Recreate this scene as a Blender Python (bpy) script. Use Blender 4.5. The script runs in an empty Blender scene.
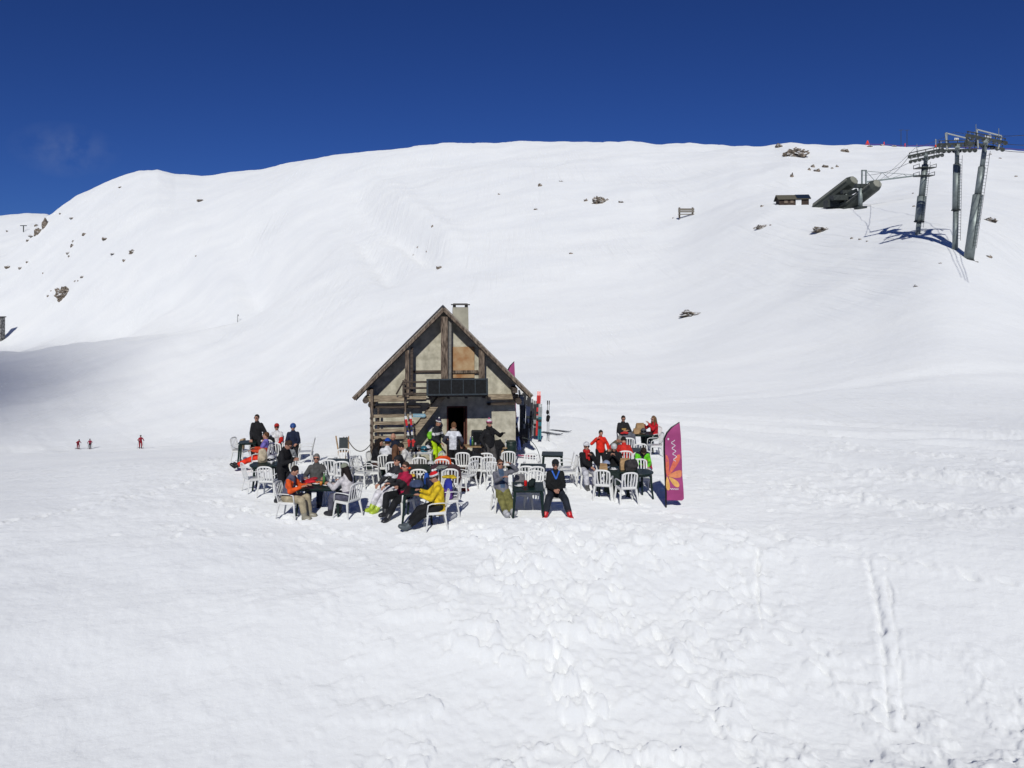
import bpy, bmesh, math, random
import numpy as np
from mathutils import Vector, Matrix
random.seed(7)
R = math.radians
C = bpy.context.scene.collection
F = 760.0; HZ = 297.0; CH = 5.4           # focal length (px), horizon row, camera height

# ------------------------------------------------------------------ materials
MATS = {}
def mat(name, col, rough=0.7, var=0.12, scale=12.0, metal=0.0, bump=0.0, spec=0.3, col2=None, stretch=None, alpha=None):
    if name in MATS: return MATS[name]
    m = bpy.data.materials.new(name); m.use_nodes = True
    nt = m.node_tree; b = nt.nodes['Principled BSDF']
    b.inputs['Roughness'].default_value = rough
    b.inputs['Metallic'].default_value = metal
    b.inputs['Specular IOR Level'].default_value = spec
    tc = nt.nodes.new('ShaderNodeTexCoord'); mp = nt.nodes.new('ShaderNodeMapping')
    nt.links.new(tc.outputs['Object'], mp.inputs[0])
    if stretch: mp.inputs['Scale'].default_value = stretch
    n = nt.nodes.new('ShaderNodeTexNoise'); n.inputs['Scale'].default_value = scale
    n.inputs['Detail'].default_value = 5.0
    nt.links.new(mp.outputs[0], n.inputs['Vector'])
    r = nt.nodes.new('ShaderNodeValToRGB')
    c1 = [c * (1 - var) for c in col]; c2 = [min(1, c * (1 + var)) for c in col] if col2 is None else col2
    r.color_ramp.elements[0].position = 0.35; r.color_ramp.elements[1].position = 0.65
    r.color_ramp.elements[0].color = (*c1, 1); r.color_ramp.elements[1].color = (*c2, 1)
    nt.links.new(n.outputs[0], r.inputs[0]); nt.links.new(r.outputs[0], b.inputs['Base Color'])
    if bump:
        bp = nt.nodes.new('ShaderNodeBump'); bp.inputs['Strength'].default_value = bump
        bp.inputs['Distance'].default_value = 0.02
        nt.links.new(n.outputs[0], bp.inputs['Height']); nt.links.new(bp.outputs[0], b.inputs['Normal'])
    MATS[name] = m
    return m

def cloth(col):
    return mat('fabric_%02x%02x%02x' % tuple(int(c * 255) for c in col), col, 0.85, 0.28, 9, bump=0.9)
BLACK = (0.012, 0.012, 0.014); NAVY = (0.012, 0.018, 0.045); GREY = (0.10, 0.10, 0.105); RED = (0.55, 0.02, 0.02)
SKIN = mat('skin', (0.50, 0.26, 0.18), 0.6, 0.08)
M_EYE = mat('eye', (0.02, 0.015, 0.012), 0.3)
M_LIP = mat('lip', (0.42, 0.14, 0.12), 0.5)
M_LENS = mat('dark_lens', (0.01, 0.01, 0.012), 0.1, spec=0.7)
PLASTIC = mat('white_plastic', (0.80, 0.80, 0.78), 0.38, 0.04, 6, spec=0.5)
GREEN = mat('dark_green_plastic', (0.009, 0.024, 0.020), 0.42, 0.15, 6, spec=0.35)
WOOD = mat('weathered_wood', (0.10, 0.07, 0.052), 0.85, 0.4, 6, bump=0.6, stretch=(4, 4, 0.8), col2=(0.26, 0.20, 0.15))
WOODH = mat('weathered_wood_horizontal', (0.24, 0.185, 0.125), 0.85, 0.45, 5, bump=0.6, stretch=(0.7, 3, 9), col2=(0.46, 0.37, 0.26))
WOODD = mat('dark_weathered_wood', (0.055, 0.042, 0.035), 0.9, 0.4, 5, bump=0.6, stretch=(0.7, 3, 9), col2=(0.13, 0.10, 0.08))
LIGHTWOOD = mat('pale_wood', (0.33, 0.22, 0.12), 0.8, 0.3, 7, bump=0.4)
OSB = mat('stained_plywood', (0.46, 0.22, 0.09), 0.8, 0.25, 3.0, bump=0.2, col2=(0.50, 0.36, 0.21))
RENDER = mat('rough_render', (0.46, 0.43, 0.335), 0.95, 0.16, 4.5, bump=1.0, col2=(0.62, 0.585, 0.47))
CHIM = mat('chimney_render', (0.42, 0.40, 0.32), 0.95, 0.14, 3, bump=0.7)
STEEL = mat('galvanised_steel', (0.27, 0.31, 0.30), 0.5, 0.16, 2.5, metal=0.35)
STEELD = mat('dark_steel', (0.05, 0.058, 0.055), 0.5, 0.3, 3, metal=0.3)
PODM = mat('grey_green_cladding', (0.085, 0.095, 0.08), 0.6, 0.2, 0.5)
PODL = mat('pale_cladding', (0.30, 0.30, 0.25), 0.6, 0.15, 0.5)
WHITEP = mat('white_paint', (0.75, 0.75, 0.75), 0.5, 0.03)
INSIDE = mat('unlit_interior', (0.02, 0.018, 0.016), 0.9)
ROCK = mat('rock', (0.08, 0.065, 0.05), 0.95, 0.45, 1.2, bump=0.8, col2=(0.36, 0.30, 0.24))
def _dust(m):
    nt = m.node_tree; b_ = nt.nodes['Principled BSDF']; src = b_.inputs['Base Color'].links[0].from_socket
    g = nt.nodes.new('ShaderNodeNewGeometry'); sx = nt.nodes.new('ShaderNodeSeparateXYZ'); nt.links.new(g.outputs['True Normal'], sx.inputs[0])
    tc = nt.nodes.new('ShaderNodeTexCoord'); n = nt.nodes.new('ShaderNodeTexNoise'); n.inputs['Scale'].default_value = 0.9; n.inputs['Detail'].default_value = 4; nt.links.new(tc.outputs['Object'], n.inputs['Vector'])
    a = nt.nodes.new('ShaderNodeMath'); a.operation = 'ADD'; nt.links.new(sx.outputs[2], a.inputs[0]); nt.links.new(n.outputs[0], a.inputs[1])
    r = nt.nodes.new('ShaderNodeMapRange'); r.inputs[1].default_value = 1.12; r.inputs[2].default_value = 1.24; nt.links.new(a.outputs[0], r.inputs[0])
    mx = nt.nodes.new('ShaderNodeMix'); mx.data_type = 'RGBA'; nt.links.new(r.outputs[0], mx.inputs[0]); nt.links.new(src, mx.inputs[6]); mx.inputs[7].default_value = (0.83, 0.84, 0.85, 1); nt.links.new(mx.outputs[2], b_.inputs['Base Color'])
_dust(ROCK)
KRAFT = mat('brown_paper', (0.42, 0.27, 0.14), 0.85, 0.15, 9, bump=0.5)
CAN = mat('red_can', (0.6, 0.01, 0.01), 0.3, 0.05)
ROPE = mat('rope', (0.16, 0.14, 0.12), 0.9)

def snow_material():
    m = bpy.data.materials.new('snow'); m.use_nodes = True; nt = m.node_tree; b = nt.nodes['Principled BSDF']
    N = nt.nodes.new; L = nt.links.new
    b.inputs['Roughness'].default_value = 0.62; b.inputs['Specular IOR Level'].default_value = 0.25
    if 'Diffuse Roughness' in b.inputs: b.inputs['Diffuse Roughness'].default_value = 0.8
    tc = N('ShaderNodeTexCoord')
    def noise(sc, det, stretch=(1, 1, 1), rough=0.55):
        mp = N('ShaderNodeMapping'); mp.inputs['Scale'].default_value = stretch; L(tc.outputs['Object'], mp.inputs[0])
        n = N('ShaderNodeTexNoise'); n.inputs['Scale'].default_value = sc; n.inputs['Detail'].default_value = det
        n.inputs['Roughness'].default_value = rough; L(mp.outputs[0], n.inputs['Vector']); return n
    n1 = noise(0.03, 6, (1, 2.5, 1)); r = N('ShaderNodeValToRGB')
    r.color_ramp.elements[0].position = 0.3; r.color_ramp.elements[1].position = 0.7
    r.color_ramp.elements[0].color = (0.80, 0.815, 0.83, 1); r.color_ramp.elements[1].color = (0.87, 0.88, 0.88, 1)
    L(n1.outputs[0], r.inputs[0]); L(r.outputs[0], b.inputs['Base Color'])
    prev = None
    for sc, det, st, strength, dist in ((0.10, 7, (1, 1.3, 1), 0.34, 1.4), (0.9, 6, (1, 1.3, 1), 0.42, 0.16),
                                        (5.0, 5, (1, 1, 1), 0.6, 0.05), (26, 3, (1, 1, 1), 0.4, 0.008)):
        n = noise(sc, det, st); bp = N('ShaderNodeBump'); bp.inputs['Strength'].default_value = strength
        bp.inputs['Distance'].default_value = dist; L(n.outputs[0], bp.inputs['Height'])
        if prev: L(prev.outputs[0], bp.inputs['Normal'])
        prev = bp
    # ski tracks and wind streaks running down the slope in two directions
    for rot, sc, strength, dist in ((0.9, 0.5, 1.0, 0.75), (-0.55, 0.8, 0.9, 0.5), (0.25, 2.2, 0.6, 0.12)):
        mp = N('ShaderNodeMapping'); mp.inputs['Rotation'].default_value = (0, 0, rot); mp.inputs['Scale'].default_value = (1, 0.035, 0.035); L(tc.outputs['Object'], mp.inputs[0])
        n = N('ShaderNodeTexNoise'); n.inputs['Scale'].default_value = sc; n.inputs['Detail'].default_value = 3; n.inputs['Distortion'].default_value = 0.4; L(mp.outputs[0], n.inputs['Vector'])
        k = noise(0.018 + 0.01 * abs(rot), 3, (1, 1, 1)); kr = N('ShaderNodeMapRange'); kr.inputs[1].default_value = 0.47; kr.inputs[2].default_value = 0.62; kr.inputs[4].default_value = strength; L(k.outputs[0], kr.inputs[0])
        bp = N('ShaderNodeBump'); bp.inputs['Distance'].default_value = dist; L(kr.outputs[0], bp.inputs['Strength']); L(n.outputs[0], bp.inputs['Height']); L(prev.outputs[0], bp.inputs['Normal']); prev = bp
    L(prev.outputs[0], b.inputs['Normal'])
    return m
SNOW = snow_material()

# ------------------------------------------------------------------ numpy noise + terrain
_rng = np.random.RandomState(11); _T = _rng.rand(512, 512)
def vnoise(x, y):
    xi = np.floor(x).astype(int); yi = np.floor(y).astype(int); fx = x - xi; fy = y - yi
    fx = fx * fx * fx * (fx * (fx * 6 - 15) + 10); fy = fy * fy * fy * (fy * (fy * 6 - 15) + 10)
    a = _T[xi % 512, yi % 512]; b = _T[(xi + 1) % 512, yi % 512]; c = _T[xi % 512, (yi + 1) % 512]; d = _T[(xi + 1) % 512, (yi + 1) % 512]
    return (a * (1 - fx) + b * fx) * (1 - fy) + (c * (1 - fx) + d * fx) * fy - 0.5
def fbm(x, y, o=4, g=0.5):
    s = 0; a = 1.0
    for i in range(o):
        s = s + a * vnoise(x + 17.3 * i, y + 9.1 * i); x = x * 2.03; y = y * 2.03; a *= g
    return s
def sst(a, b, x):
    t = np.clip((x - a) / (b - a), 0, 1); return t * t * (3 - 2 * t)

near = [(0.5, None, -1.3), (5, None, -1.3), (9, None, -1.1), (13, None, -0.42), (17, None, -0.02), (20, None, 0), (25, None, 0)]
COLS = {   # picture column -> (depth, row) nodes; the row gives the height of the ground at that depth
 -330: near[:4] + [(17, None, -0.3), (25, None, -1.5), (50, 470, 0), (80, 463, 0), (133, 455, 0), (180, 440, 0), (250, 410, 0), (330, 380, 0), (400, 366, 0), (500, 350, 0), (600, 300, 0), (800, 262, 0), (1000, 240, 0), (1200, 250, 0), (1500, 300, 0)],
 0: near[:4] + [(17, None, -0.12), (22, 500, 0), (30, 480, 0), (50, 468, 0), (80, 459, 0), (110, 454, 0), (133, 449, 0), (170, 432, 0), (220, 403, 0), (280, 373, 0), (350, 352, 0), (400, 359, 0), (450, 350, 0), (500, 322, 0), (560, 268, 0), (600, 257, 0), (700, 262, 0), (800, 236, 0), (900, 215, 0), (1000, 222, 0), (1500, 300, 0)],
 55: near[:4] + [(17, None, -0.06), (22, 498, 0), (30, 476, 0), (50, 464, 0), (80, 456, 0), (110, 452, 0), (133, 448, 0), (170, 430, 0), (220, 398, 0), (280, 365, 0), (335, 345.5, 0), (385, 353, 0), (432, 343, 0), (480, 300, 0), (550, 245, 0), (600, 212, 0), (640, 220, 0), (700, 240, 0), (800, 226, 0), (900, 218, 0), (1000, 230, 0), (1500, 300, 0)],
 130: near[:5] + [(22, 489, 0), (30, 466, 0), (50, 458, 0), (80, 453, 0), (110, 450, 0), (133, 447, 0), (170, 425, 0), (220, 388, 0), (270, 351, 0), (308, 337, 0), (350, 342, 0), (395, 334, 0), (430, 295, 0), (475, 243, 0), (540, 195, 0), (590, 174, 0), (640, 180, 0), (900, 220, 0), (1500, 300, 0)],
 240: near + [(28, None, -0.2), (40, 454, 0), (60, 448, 0), (90, 443, 0), (115, 438, 0), (140, 424, 0), (175, 394, 0), (210, 364, 0), (240, 338, 0), (272, 323, 0), (308, 325, 0), (345, 300, 0), (395, 252, 0), (450, 210, 0), (530, 178, 0), (600, 170, 0), (700, 190, 0), (1500, 300, 0)],
 370: near + [(30, None, 0), (38, None, -0.2), (60, 415, 0), (100, 388, 0), (150, 342, 0), (220, 284, 0), (300, 233, 0), (400, 188, 0), (500, 150, 0), (600, 160, 0), (1500, 300, 0)],
 512: near + [(33, None, 0), (40, None, 0), (60, 395, 0), (100, 360, 0), (150, 310, 0), (220, 250, 0), (300, 200, 0), (400, 160, 0), (480, 142, 0), (600, 160, 0), (1500, 300, 0)],
 650: near + [(33, None, 0), (40, None, 0), (60, 391, 0), (95, 357, 0), (140, 303, 0), (200, 248, 0), (280, 196, 0), (370, 160, 0), (440, 146, 0), (600, 170, 0), (1500, 300, 0)],
 780: near + [(33, None, 0), (42, None, 0), (55, 392, 0), (75, 355, 0), (110, 293, 0), (150, 236, 0), (178, 206, 0), (200, 197, 0), (240, 180, 0), (300, 160, 0), (380, 145, 0), (600, 180, 0), (1500, 300, 0)],
 860: near + [(33, None, 0), (43, None, 0), (55, 382, 0), (75, 334, 0), (100, 272, 0), (132, 226, 0), (168, 205, 0), (200, 196, 0), (240, 176, 0), (300, 155, 0), (380, 141, 0), (600, 180, 0), (1500, 300, 0)],
 950: near + [(33, None, 0), (43, None, 0), (52, 385, 0), (70, 323, 0), (90, 264, 0), (110, 226, 0), (150, 203, 0), (200, 186, 0), (260, 164, 0), (340, 144, 0), (600, 180, 0), (1500, 300, 0)],
 1060: near + [(33, None, 0), (43, None, 0), (52, 390, 0), (70, 345, 0), (95, 290, 0), (120, 250, 0), (170, 213, 0), (250, 178, 0), (340, 154, 0), (600, 190, 0), (1500, 300, 0)],
 1400: near + [(33, None, 0), (43, None, 0), (55, 395, 0), (80, 370, 0), (120, 320, 0), (200, 265, 0), (300, 230, 0), (400, 215, 0), (600, 230, 0), (1500, 310, 0)],
}
SKY = [(-400, 240), (-100, 224), (0, 215.5), (30, 214), (50, 214), (58, 208), (75, 196), (100, 184), (120, 176.5), (140, 171), (158, 170), (175, 174.5), (205, 175.5), (228, 171), (260, 168), (300, 161), (350, 153), (420, 147), (480, 142), (520, 140.5), (570, 141.5), (631, 143), (656, 147), (731, 149), (762, 147), (790, 141), (850, 141), (905, 142), (960, 146), (1024, 152), (1150, 170), (1400, 215)]
_cx = np.array(sorted(COLS)); _lg = np.linspace(math.log(0.5), math.log(1500), 700)
def _pchip(xs, ys, xq):
    xs = np.asarray(xs, float); ys = np.asarray(ys, float); h = np.diff(xs); dl = np.diff(ys) / h
    m = np.zeros(len(xs)); m[0] = dl[0]; m[-1] = dl[-1]
    for i in range(1, len(xs) - 1):
        if dl[i - 1] * dl[i] > 0:
            w1 = 2 * h[i] + h[i - 1]; w2 = h[i] + 2 * h[i - 1]; m[i] = (w1 + w2) / (w1 / dl[i - 1] + w2 / dl[i])
    k = np.clip(np.searchsorted(xs, xq) - 1, 0, len(xs) - 2); t = (xq - xs[k]) / h[k]
    return (ys[k] * (1 + 2 * t) * (1 - t) ** 2 + m[k] * h[k] * t * (1 - t) ** 2 + ys[k + 1] * t * t * (3 - 2 * t) - m[k + 1] * h[k] * t * t * (1 - t))
_colz = []
for c in _cx:
    nd = COLS[c]; ds = [math.log(n[0]) for n in nd]; zs = [n[2] + 1.0 - 0.05 * n[0] if n[1] is None else CH - (n[1] - HZ) * n[0] / F for n in nd]
    _colz.append(_pchip(ds, zs, _lg))
_colz = np.array(_colz)
_pg = np.linspace(-330, 1400, 867)
_G = np.array([_pchip(_cx, _colz[:, j], _pg) for j in range(len(_lg))]).T      # picture column x log depth
_dd = np.exp(_lg)
_tan = (_G - CH) / _dd[None, :]
_tgt = (HZ - np.interp(_pg, [s[0] for s in SKY], [s[1] for s in SKY])) / F
_mx = _tan[:, _dd > 200].max(axis=1)
_wl = np.interp(_pg, [-330, 40, 70, 200, 300, 1400], [820, 780, 430, 400, 280, 220])
_w = sst(0, 1, np.clip((_dd[None, :] - _wl[:, None] * 0.6) / (_wl[:, None] * 0.45), 0, 1))
_G = _G + _w * ((_tgt - _mx)[:, None]) * _dd[None, :]
GROOVES = [((868, 585), (880, 625), (888, 690), 0.11, 0.055), ((885, 590), (897, 640), (903, 690), 0.08, 0.035), ((758, 575), (757, 605), (762, 632), 0.07, 0.06)]
def _fp(px, py, z=-0.6):
    d = (4.4 - z) * F / (py - 335); return ((px - 512) * d / F, d)

FOOT = []
_fr = random.Random(5)
for (ax, ay, bx, by, n_) in ((-1, 17.5, 1.5, 8, 34), (0.5, 17.5, 3.5, 8.5, 34), (2, 18, 6, 10, 26), (-8, 20, -3, 16.5, 24), (3.5, 19, 9, 14, 24), (5, 24, 12, 19, 30), (-9.5, 24, -13, 16, 26), (0.3, 16, 0.8, 10, 22)):
    wob = _fr.uniform(-0.6, 0.6)
    for i in range(n_):
        t_ = i / n_; px_ = ax + (bx - ax) * t_ + wob * math.sin(t_ * 5) + (0.13 if i % 2 else -0.13) + _fr.uniform(-.08, .08); py_ = ay + (by - ay) * t_ + _fr.uniform(-.1, .1)
        FOOT.append((px_, py_, math.atan2(by - ay, bx - ax) + _fr.uniform(-.3, .3), _fr.uniform(0.035, 0.08)))
for i in range(170):
    FOOT.append((_fr.uniform(-9, 7), _fr.uniform(16.5, 26), _fr.uniform(0, 3.1), _fr.uniform(0.02, 0.045)))

def ground(x, y, detail=True):
    x = np.asarray(x, float); y = np.asarray(y, float)
    r = np.hypot(x, y) + 1e-6; th = np.arctan2(x, y); ath = np.abs(th)
    de = np.where(ath < 0.95, np.clip(y, 0.5, None), r * 0.58); de = np.clip(de, 0.51, 1499)
    u = np.where(ath < 0.95, x / np.clip(y, 1e-3, None), np.sign(th) * 1.4); px = np.clip(512 + F * u, -329.9, 1399.9)
    gi = (px + 330) / 1730 * 866; gj = (np.log(de) - _lg[0]) / (_lg[-1] - _lg[0]) * 699
    i = np.clip(gi.astype(int), 0, 865); j = np.clip(gj.astype(int), 0, 698); a = gi - i; b = gj - j
    z = (_G[i, j] * (1 - a) + _G[i + 1, j] * a) * (1 - b) + (_G[i, j + 1] * (1 - a) + _G[i + 1, j + 1] * a) * b
    wb = sst(1.0, 1.7, ath); z = z * (1 - wb) + (-0.4 - 0.02 * r) * wb
    # rolls and gullies of the mountain
    far = sst(60, 260, de)
    z = z + far * (fbm(x / 70 + 3, y / 110 + 1, 4) * 5.5 * np.clip(de / 350, 0, 1) * (1 - 0.75 * sst(420, 560, de)))
    gx = 365 + (de - 300) * (-0.35); z = z - 4.5 * np.exp(-((px - gx) / 16) ** 2) * sst(190, 240, de) * (1 - sst(340, 430, de))
    z = z + far * fbm(x / 26 + 7, y / 38 + 2, 4) * 1.5 * (1 - 0.6 * sst(420, 560, de))
    gx = 395 + (de - 300) * (-0.42) + 5 * np.sin(de / 30); z = z - 5.0 * np.exp(-((px - gx) / 13) ** 2) * sst(205, 250, de) * (1 - sst(360, 450, de)) + 3.2 * np.exp(-((px - gx - 26) / 16) ** 2) * sst(205, 250, de) * (1 - sst(360, 450, de))
    gx = 268 + (de - 300) * (-0.25) + 6 * np.sin(de / 40); z = z - 4.0 * np.exp(-((px - gx) / 18) ** 2) * sst(290, 340, de) * (1 - sst(430, 500, de)) + 3 * np.exp(-((px - gx + 30) / 20) ** 2) * sst(290, 340, de) * (1 - sst(430, 500, de))
    z = z + sst(33, 60, de) * fbm(x / 14, y / 22, 3) * 0.6 + sst(60, 120, de) * (fbm((x * 0.8 + y * 0.6) / 3.5, (y * 0.8 - x * 0.6) / 22, 3) * 0.30)
    if detail:
        nr = 1 - sst(15.5, 19, de); 
        z = z + nr * (fbm(x / 3.1 + 8, y / 2.6, 3) * 0.20 + fbm(x / 9 + 2.2, y / 6 + 5, 2) * 0.55)
        crumb = np.exp(-((px - 590) / 190) ** 2) * nr + 0.45 * np.exp(-((px - 980) / 150) ** 2) * (1 - sst(11, 13, de)) * nr + 0.11 * nr
        n = fbm(x * 2.6, y * 2.3, 4, 0.55); l = np.clip(n - 0.02, 0, 0.4)
        z = z + crumb * (l * 0.36 + fbm(x * 9, y * 9, 2) * 0.036 + np.clip(fbm(x * 5.2 + 3, y * 4.6, 3) - 0.1, 0, 1) * 0.09)
        # trampled terrace
        tr = sst(14, 20, de) * (1 - sst(34, 110, de)) * np.clip(0.55 + fbm(x / 5 + 1, y / 6, 2) * 1.3, 0.15, 1.2)
        z = z + tr * (fbm(x * 2.2, y * 2.2, 3) * 0.05 + fbm(x * 7, y * 7, 2) * 0.018)
        # churned snow at the right of the terrace and pistes
        ch = np.exp(-((px - 930) / 170) ** 2) * sst(14, 21, de) * (1 - sst(30, 46, de)) * np.clip(fbm(x / 4, y / 3, 3) * 2.2 + 0.6, 0, 1) + 0.6 * np.exp(-((px - 240) / 60) ** 2) * sst(22, 27, de) * (1 - sst(30, 40, de))
        z = z + ch * np.clip(fbm(x * 3.1 + 5, y * 2.0, 4, 0.6), 0, 1) * 0.22
        for p0, p1, p2, w, dep in GROOVES:
            pts = [_fp(*p0), _fp(*p1), _fp(*p2)]; dm = np.full(z.shape, 9.0)
            for (ax, ay), (bx, by) in zip(pts, pts[1:]):
                vx, vy = bx - ax, by - ay; t = np.clip(((x - ax) * vx + (y - ay) * vy) / (vx * vx + vy * vy), 0, 1)
                dm = np.minimum(dm, np.hypot(x - ax - t * vx, y - ay - t * vy))
            dm = dm + fbm(x * 4, y * 4, 2) * 0.09
            z = z - dep * np.exp(-(dm / (w * 0.45)) ** 2) + dep * 0.35 * np.exp(-((dm - w) / (w * 0.5)) ** 2)
        for fx_, fy_, fa_, fl_ in FOOT:
            sel = np.nonzero((np.abs(x - fx_) < 0.3) & (np.abs(y - fy_) < 0.3))[0]
            if len(sel):
                ux = (x[sel] - fx_) * math.cos(fa_) + (y[sel] - fy_) * math.sin(fa_); uy = -(x[sel] - fx_) * math.sin(fa_) + (y[sel] - fy_) * math.cos(fa_)
                q = (ux / 0.16) ** 2 + (uy / 0.08) ** 2; z[sel] += -fl_ * np.exp(-q ** 2) + fl_ * 0.4 * np.exp(-((np.sqrt(q) - 1.45) / 0.3) ** 2)
        # ski tracks crossing the lower slope behind the hut
        for k, (ax, ay, bx, by) in enumerate(((2.5, 42, 26, 24), (3.2, 45, 34, 27), (1.5, 50, 60, 62), (4, 40, 19, 12), (1.0, 60, -30, 110), (14, 33, 45, 30))):
            vx, vy = bx - ax, by - ay; Lr = vx * vx + vy * vy; t = ((x - ax) * vx + (y - ay) * vy) / Lr
            dm = np.abs((x - ax) * vy - (y - ay) * vx) / math.sqrt(Lr) + 0.9 * np.sin(t * 5 + k) * 0 
            wv = 0.22 + 0.010 * y; dm = dm + fbm(x / 3 + k, y / 3, 2) * 0.25
            z = z + 0.07 * np.exp(-((dm - 2.1 * wv) / wv) ** 2) * (t > 0) * (t < 1) * (y > 10) - 0.17 * np.exp(-(dm / wv) ** 2) * (t > 0) * (t < 1) * (y > 10)
    return z
def gz(x, y): return float(ground(np.array([x]), np.array([y]))[0])
def flat(px, d): return ((px - 512) * d / F, d)
def hit(px, py):                    # the point of the ground seen at a picture position
    ds = np.exp(np.linspace(math.log(30), math.log(1300), 3000)); xs = (px - 512) / F * ds
    g = ground(xs, ds); zr = CH + (HZ - py) / F * ds; ok = g >= zr - 1e-3
    k = np.argmax(ok) if ok.any() else np.argmax((g - CH) / ds)
    return Vector((xs[k], ds[k], g[k]))

# ------------------------------------------------------------------ mesh builder
class MB:
    def __init__(s): s.v = []; s.f = []; s.m = []
    def add(s, vs, fs, mi=0):
        o = len(s.v); s.v += [tuple(v) for v in vs]; s.f += [[i + o for i in f] for f in fs]; s.m += [mi] * len(fs); return s
    def box(s, c, size, rot=None, mi=0, taper=1.0):
        hx, hy, hz = [q / 2 for q in size]; vs = []
        for z in (-1, 1):
            k = taper if z > 0 else 1
            for x, y in ((-1, -1), (1, -1), (1, 1), (-1, 1)):
                p = Vector((x * hx * k, y * hy * k, z * hz))
                if rot: p = rot @ p
                vs.append(p + Vector(c))
        return s.add(vs, [[3, 2, 1, 0], [4, 5, 6, 7], [0, 1, 5, 4], [1, 2, 6, 5], [2, 3, 7, 6], [3, 0, 4, 7]], mi)
    def beam(s, a, b, w, h, up=(0, 0, 1), mi=0):     # rectangular bar from a to b
        a = Vector(a); b = Vector(b); d = (b - a); L = d.length; d.normalize(); upv = Vector(up)
        if abs(d.dot(upv)) > 0.98: upv = Vector((0, 1, 0))
        x = d.cross(upv).normalized(); z = x.cross(d).normalized(); rot = Matrix((x, d, z)).transposed()
        return s.box((a + b) / 2, (w, L, h), rot, mi)
    def loft(s, pts, rads, n=10, side=None, caps=True, mi=0):
        # rads: r or (r_side, r_other); side: vector for the first radius
        pts = [Vector(p) for p in pts]; rings = []; N = len(pts)
        for i, p in enumerate(pts):
            d = (pts[min(i + 1, N - 1)] - pts[max(i - 1, 0)]).normalized()
            sd = Vector(side) if side else (Vector((1, 0, 0)) if abs(d.x) < 0.8 else Vector((0, 1, 0)))
            x = (sd - d * sd.dot(d)).normalized(); y = d.cross(x)
            r = rads[i] if hasattr(rads[i], '__len__') else (rads[i], rads[i])
            rings.append([p + x * (r[0] * math.cos(2 * math.pi * k / n)) + y * (r[1] * math.sin(2 * math.pi * k / n)) for k in range(n)])
        vs = [v for r_ in rings for v in r_]; fs = []
        for i in range(N - 1):
            for k in range(n):
                a = i * n + k; b = i * n + (k + 1) % n; fs.append([a, b, b + n, a + n])
        if caps: fs.append(list(range(n))[::-1]); fs.append([(N - 1) * n + k for k in range(n)])
        return s.add(vs, fs, mi)
    def cap(s, a, ra, b, rb, n=10, mi=0):             # tapered capsule
        a = Vector(a); b = Vector(b); d = (b - a); L = d.length
        if L < 1e-5: d = Vector((0, 0, 1)); b = a + d * 1e-3
        d = d.normalized(); P = []; Q = []
        for t in (-0.98, -0.8, -0.4): P.append(a + d * (ra * t)); Q.append(ra * math.sqrt(1 - t * t))
        P += [a, b]; Q += [ra, rb]
        for t in (0.4, 0.8, 0.98): P.append(b + d * (rb * t)); Q.append(rb * math.sqrt(1 - t * t))
        return s.loft(P, Q, n, mi=mi)
    def ell(s, c, r, rot=None, n=12, mi=0, lat=8, zmin=-1.0):
        vs = []; fs = []; c = Vector(c)
        for i in range(lat + 1):
            ph = -math.pi / 2 + math.pi * i / lat; z = max(math.sin(ph), zmin); q = max(math.cos(ph), 0.02) if z > zmin else math.sqrt(max(0, 1 - zmin * zmin)) * (0.02 if i == 0 else 1)
            for k in range(n):
                p = Vector((r[0] * q * math.cos(2 * math.pi * k / n), r[1] * q * math.sin(2 * math.pi * k / n), r[2] * z))
                vs.append((rot @ p if rot else p) + c)
        for i in range(lat):
            for k in range(n):
                a = i * n + k; b = i * n + (k + 1) % n; fs.append([a, b, b + n, a + n])
        fs.append(list(range(n))[::-1]); fs.append([lat * n + k for k in range(n)])
        return s.add(vs, fs, mi)
    def prism(s, poly, y0, y1, mi=0):                 # polygon in x,z extruded along y
        n = len(poly); vs = [(p[0], y0, p[1]) for p in poly] + [(p[0], y1, p[1]) for p in poly]
        return s.add(vs, [list(range(n)), [2 * n - 1 - i for i in range(n)]] + [[i + n, (i + 1) % n + n, (i + 1) % n, i] for i in range(n)], mi)
    def mesh(s, name, mats, smooth=False, fix=True):
        me = bpy.data.meshes.new(name); me.from_pydata([tuple(v) for v in s.v], [], s.f)
        for m in (mats if isinstance(mats, (list, tuple)) else [mats]): me.materials.append(m)
        me.polygons.foreach_set('material_index', s.m)
        if fix:
            bm = bmesh.new(); bm.from_mesh(me); bmesh.ops.recalc_face_normals(bm, faces=bm.faces); bm.to_mesh(me); bm.free()
        if smooth: me.polygons.foreach_set('use_smooth', [True] * len(me.polygons))
        return me
    def build(s, name, mats, parent=None, smooth=False, bevel=0):
        o = bpy.data.objects.new(name, s.mesh(name, mats, smooth)); C.objects.link(o)
        if parent: o.parent = parent
        if bevel:
            b = o.modifiers.new('bevel', 'BEVEL'); b.width = bevel; b.segments = 1; b.limit_method = 'ANGLE'
        return o
def tag(o, label=None, cat=None, group=None, kind=None):
    if label: o['label'] = label; (len(label.split()) > 16 and print('LONG', len(label.split()), label))
    if cat: o['category'] = cat
    if group: o['group'] = group
    if kind: o['kind'] = kind
    return o
def thing(name, label, cat, loc, yaw=0, group=None, tilt=(0, 0)):
    o = bpy.data.objects.new(name, None); C.objects.link(o); o.location = loc; o.rotation_euler = (R(tilt[0]), R(tilt[1]), R(yaw))
    o.empty_display_size = 0.1
    return tag(o, label, cat, group)
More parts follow.
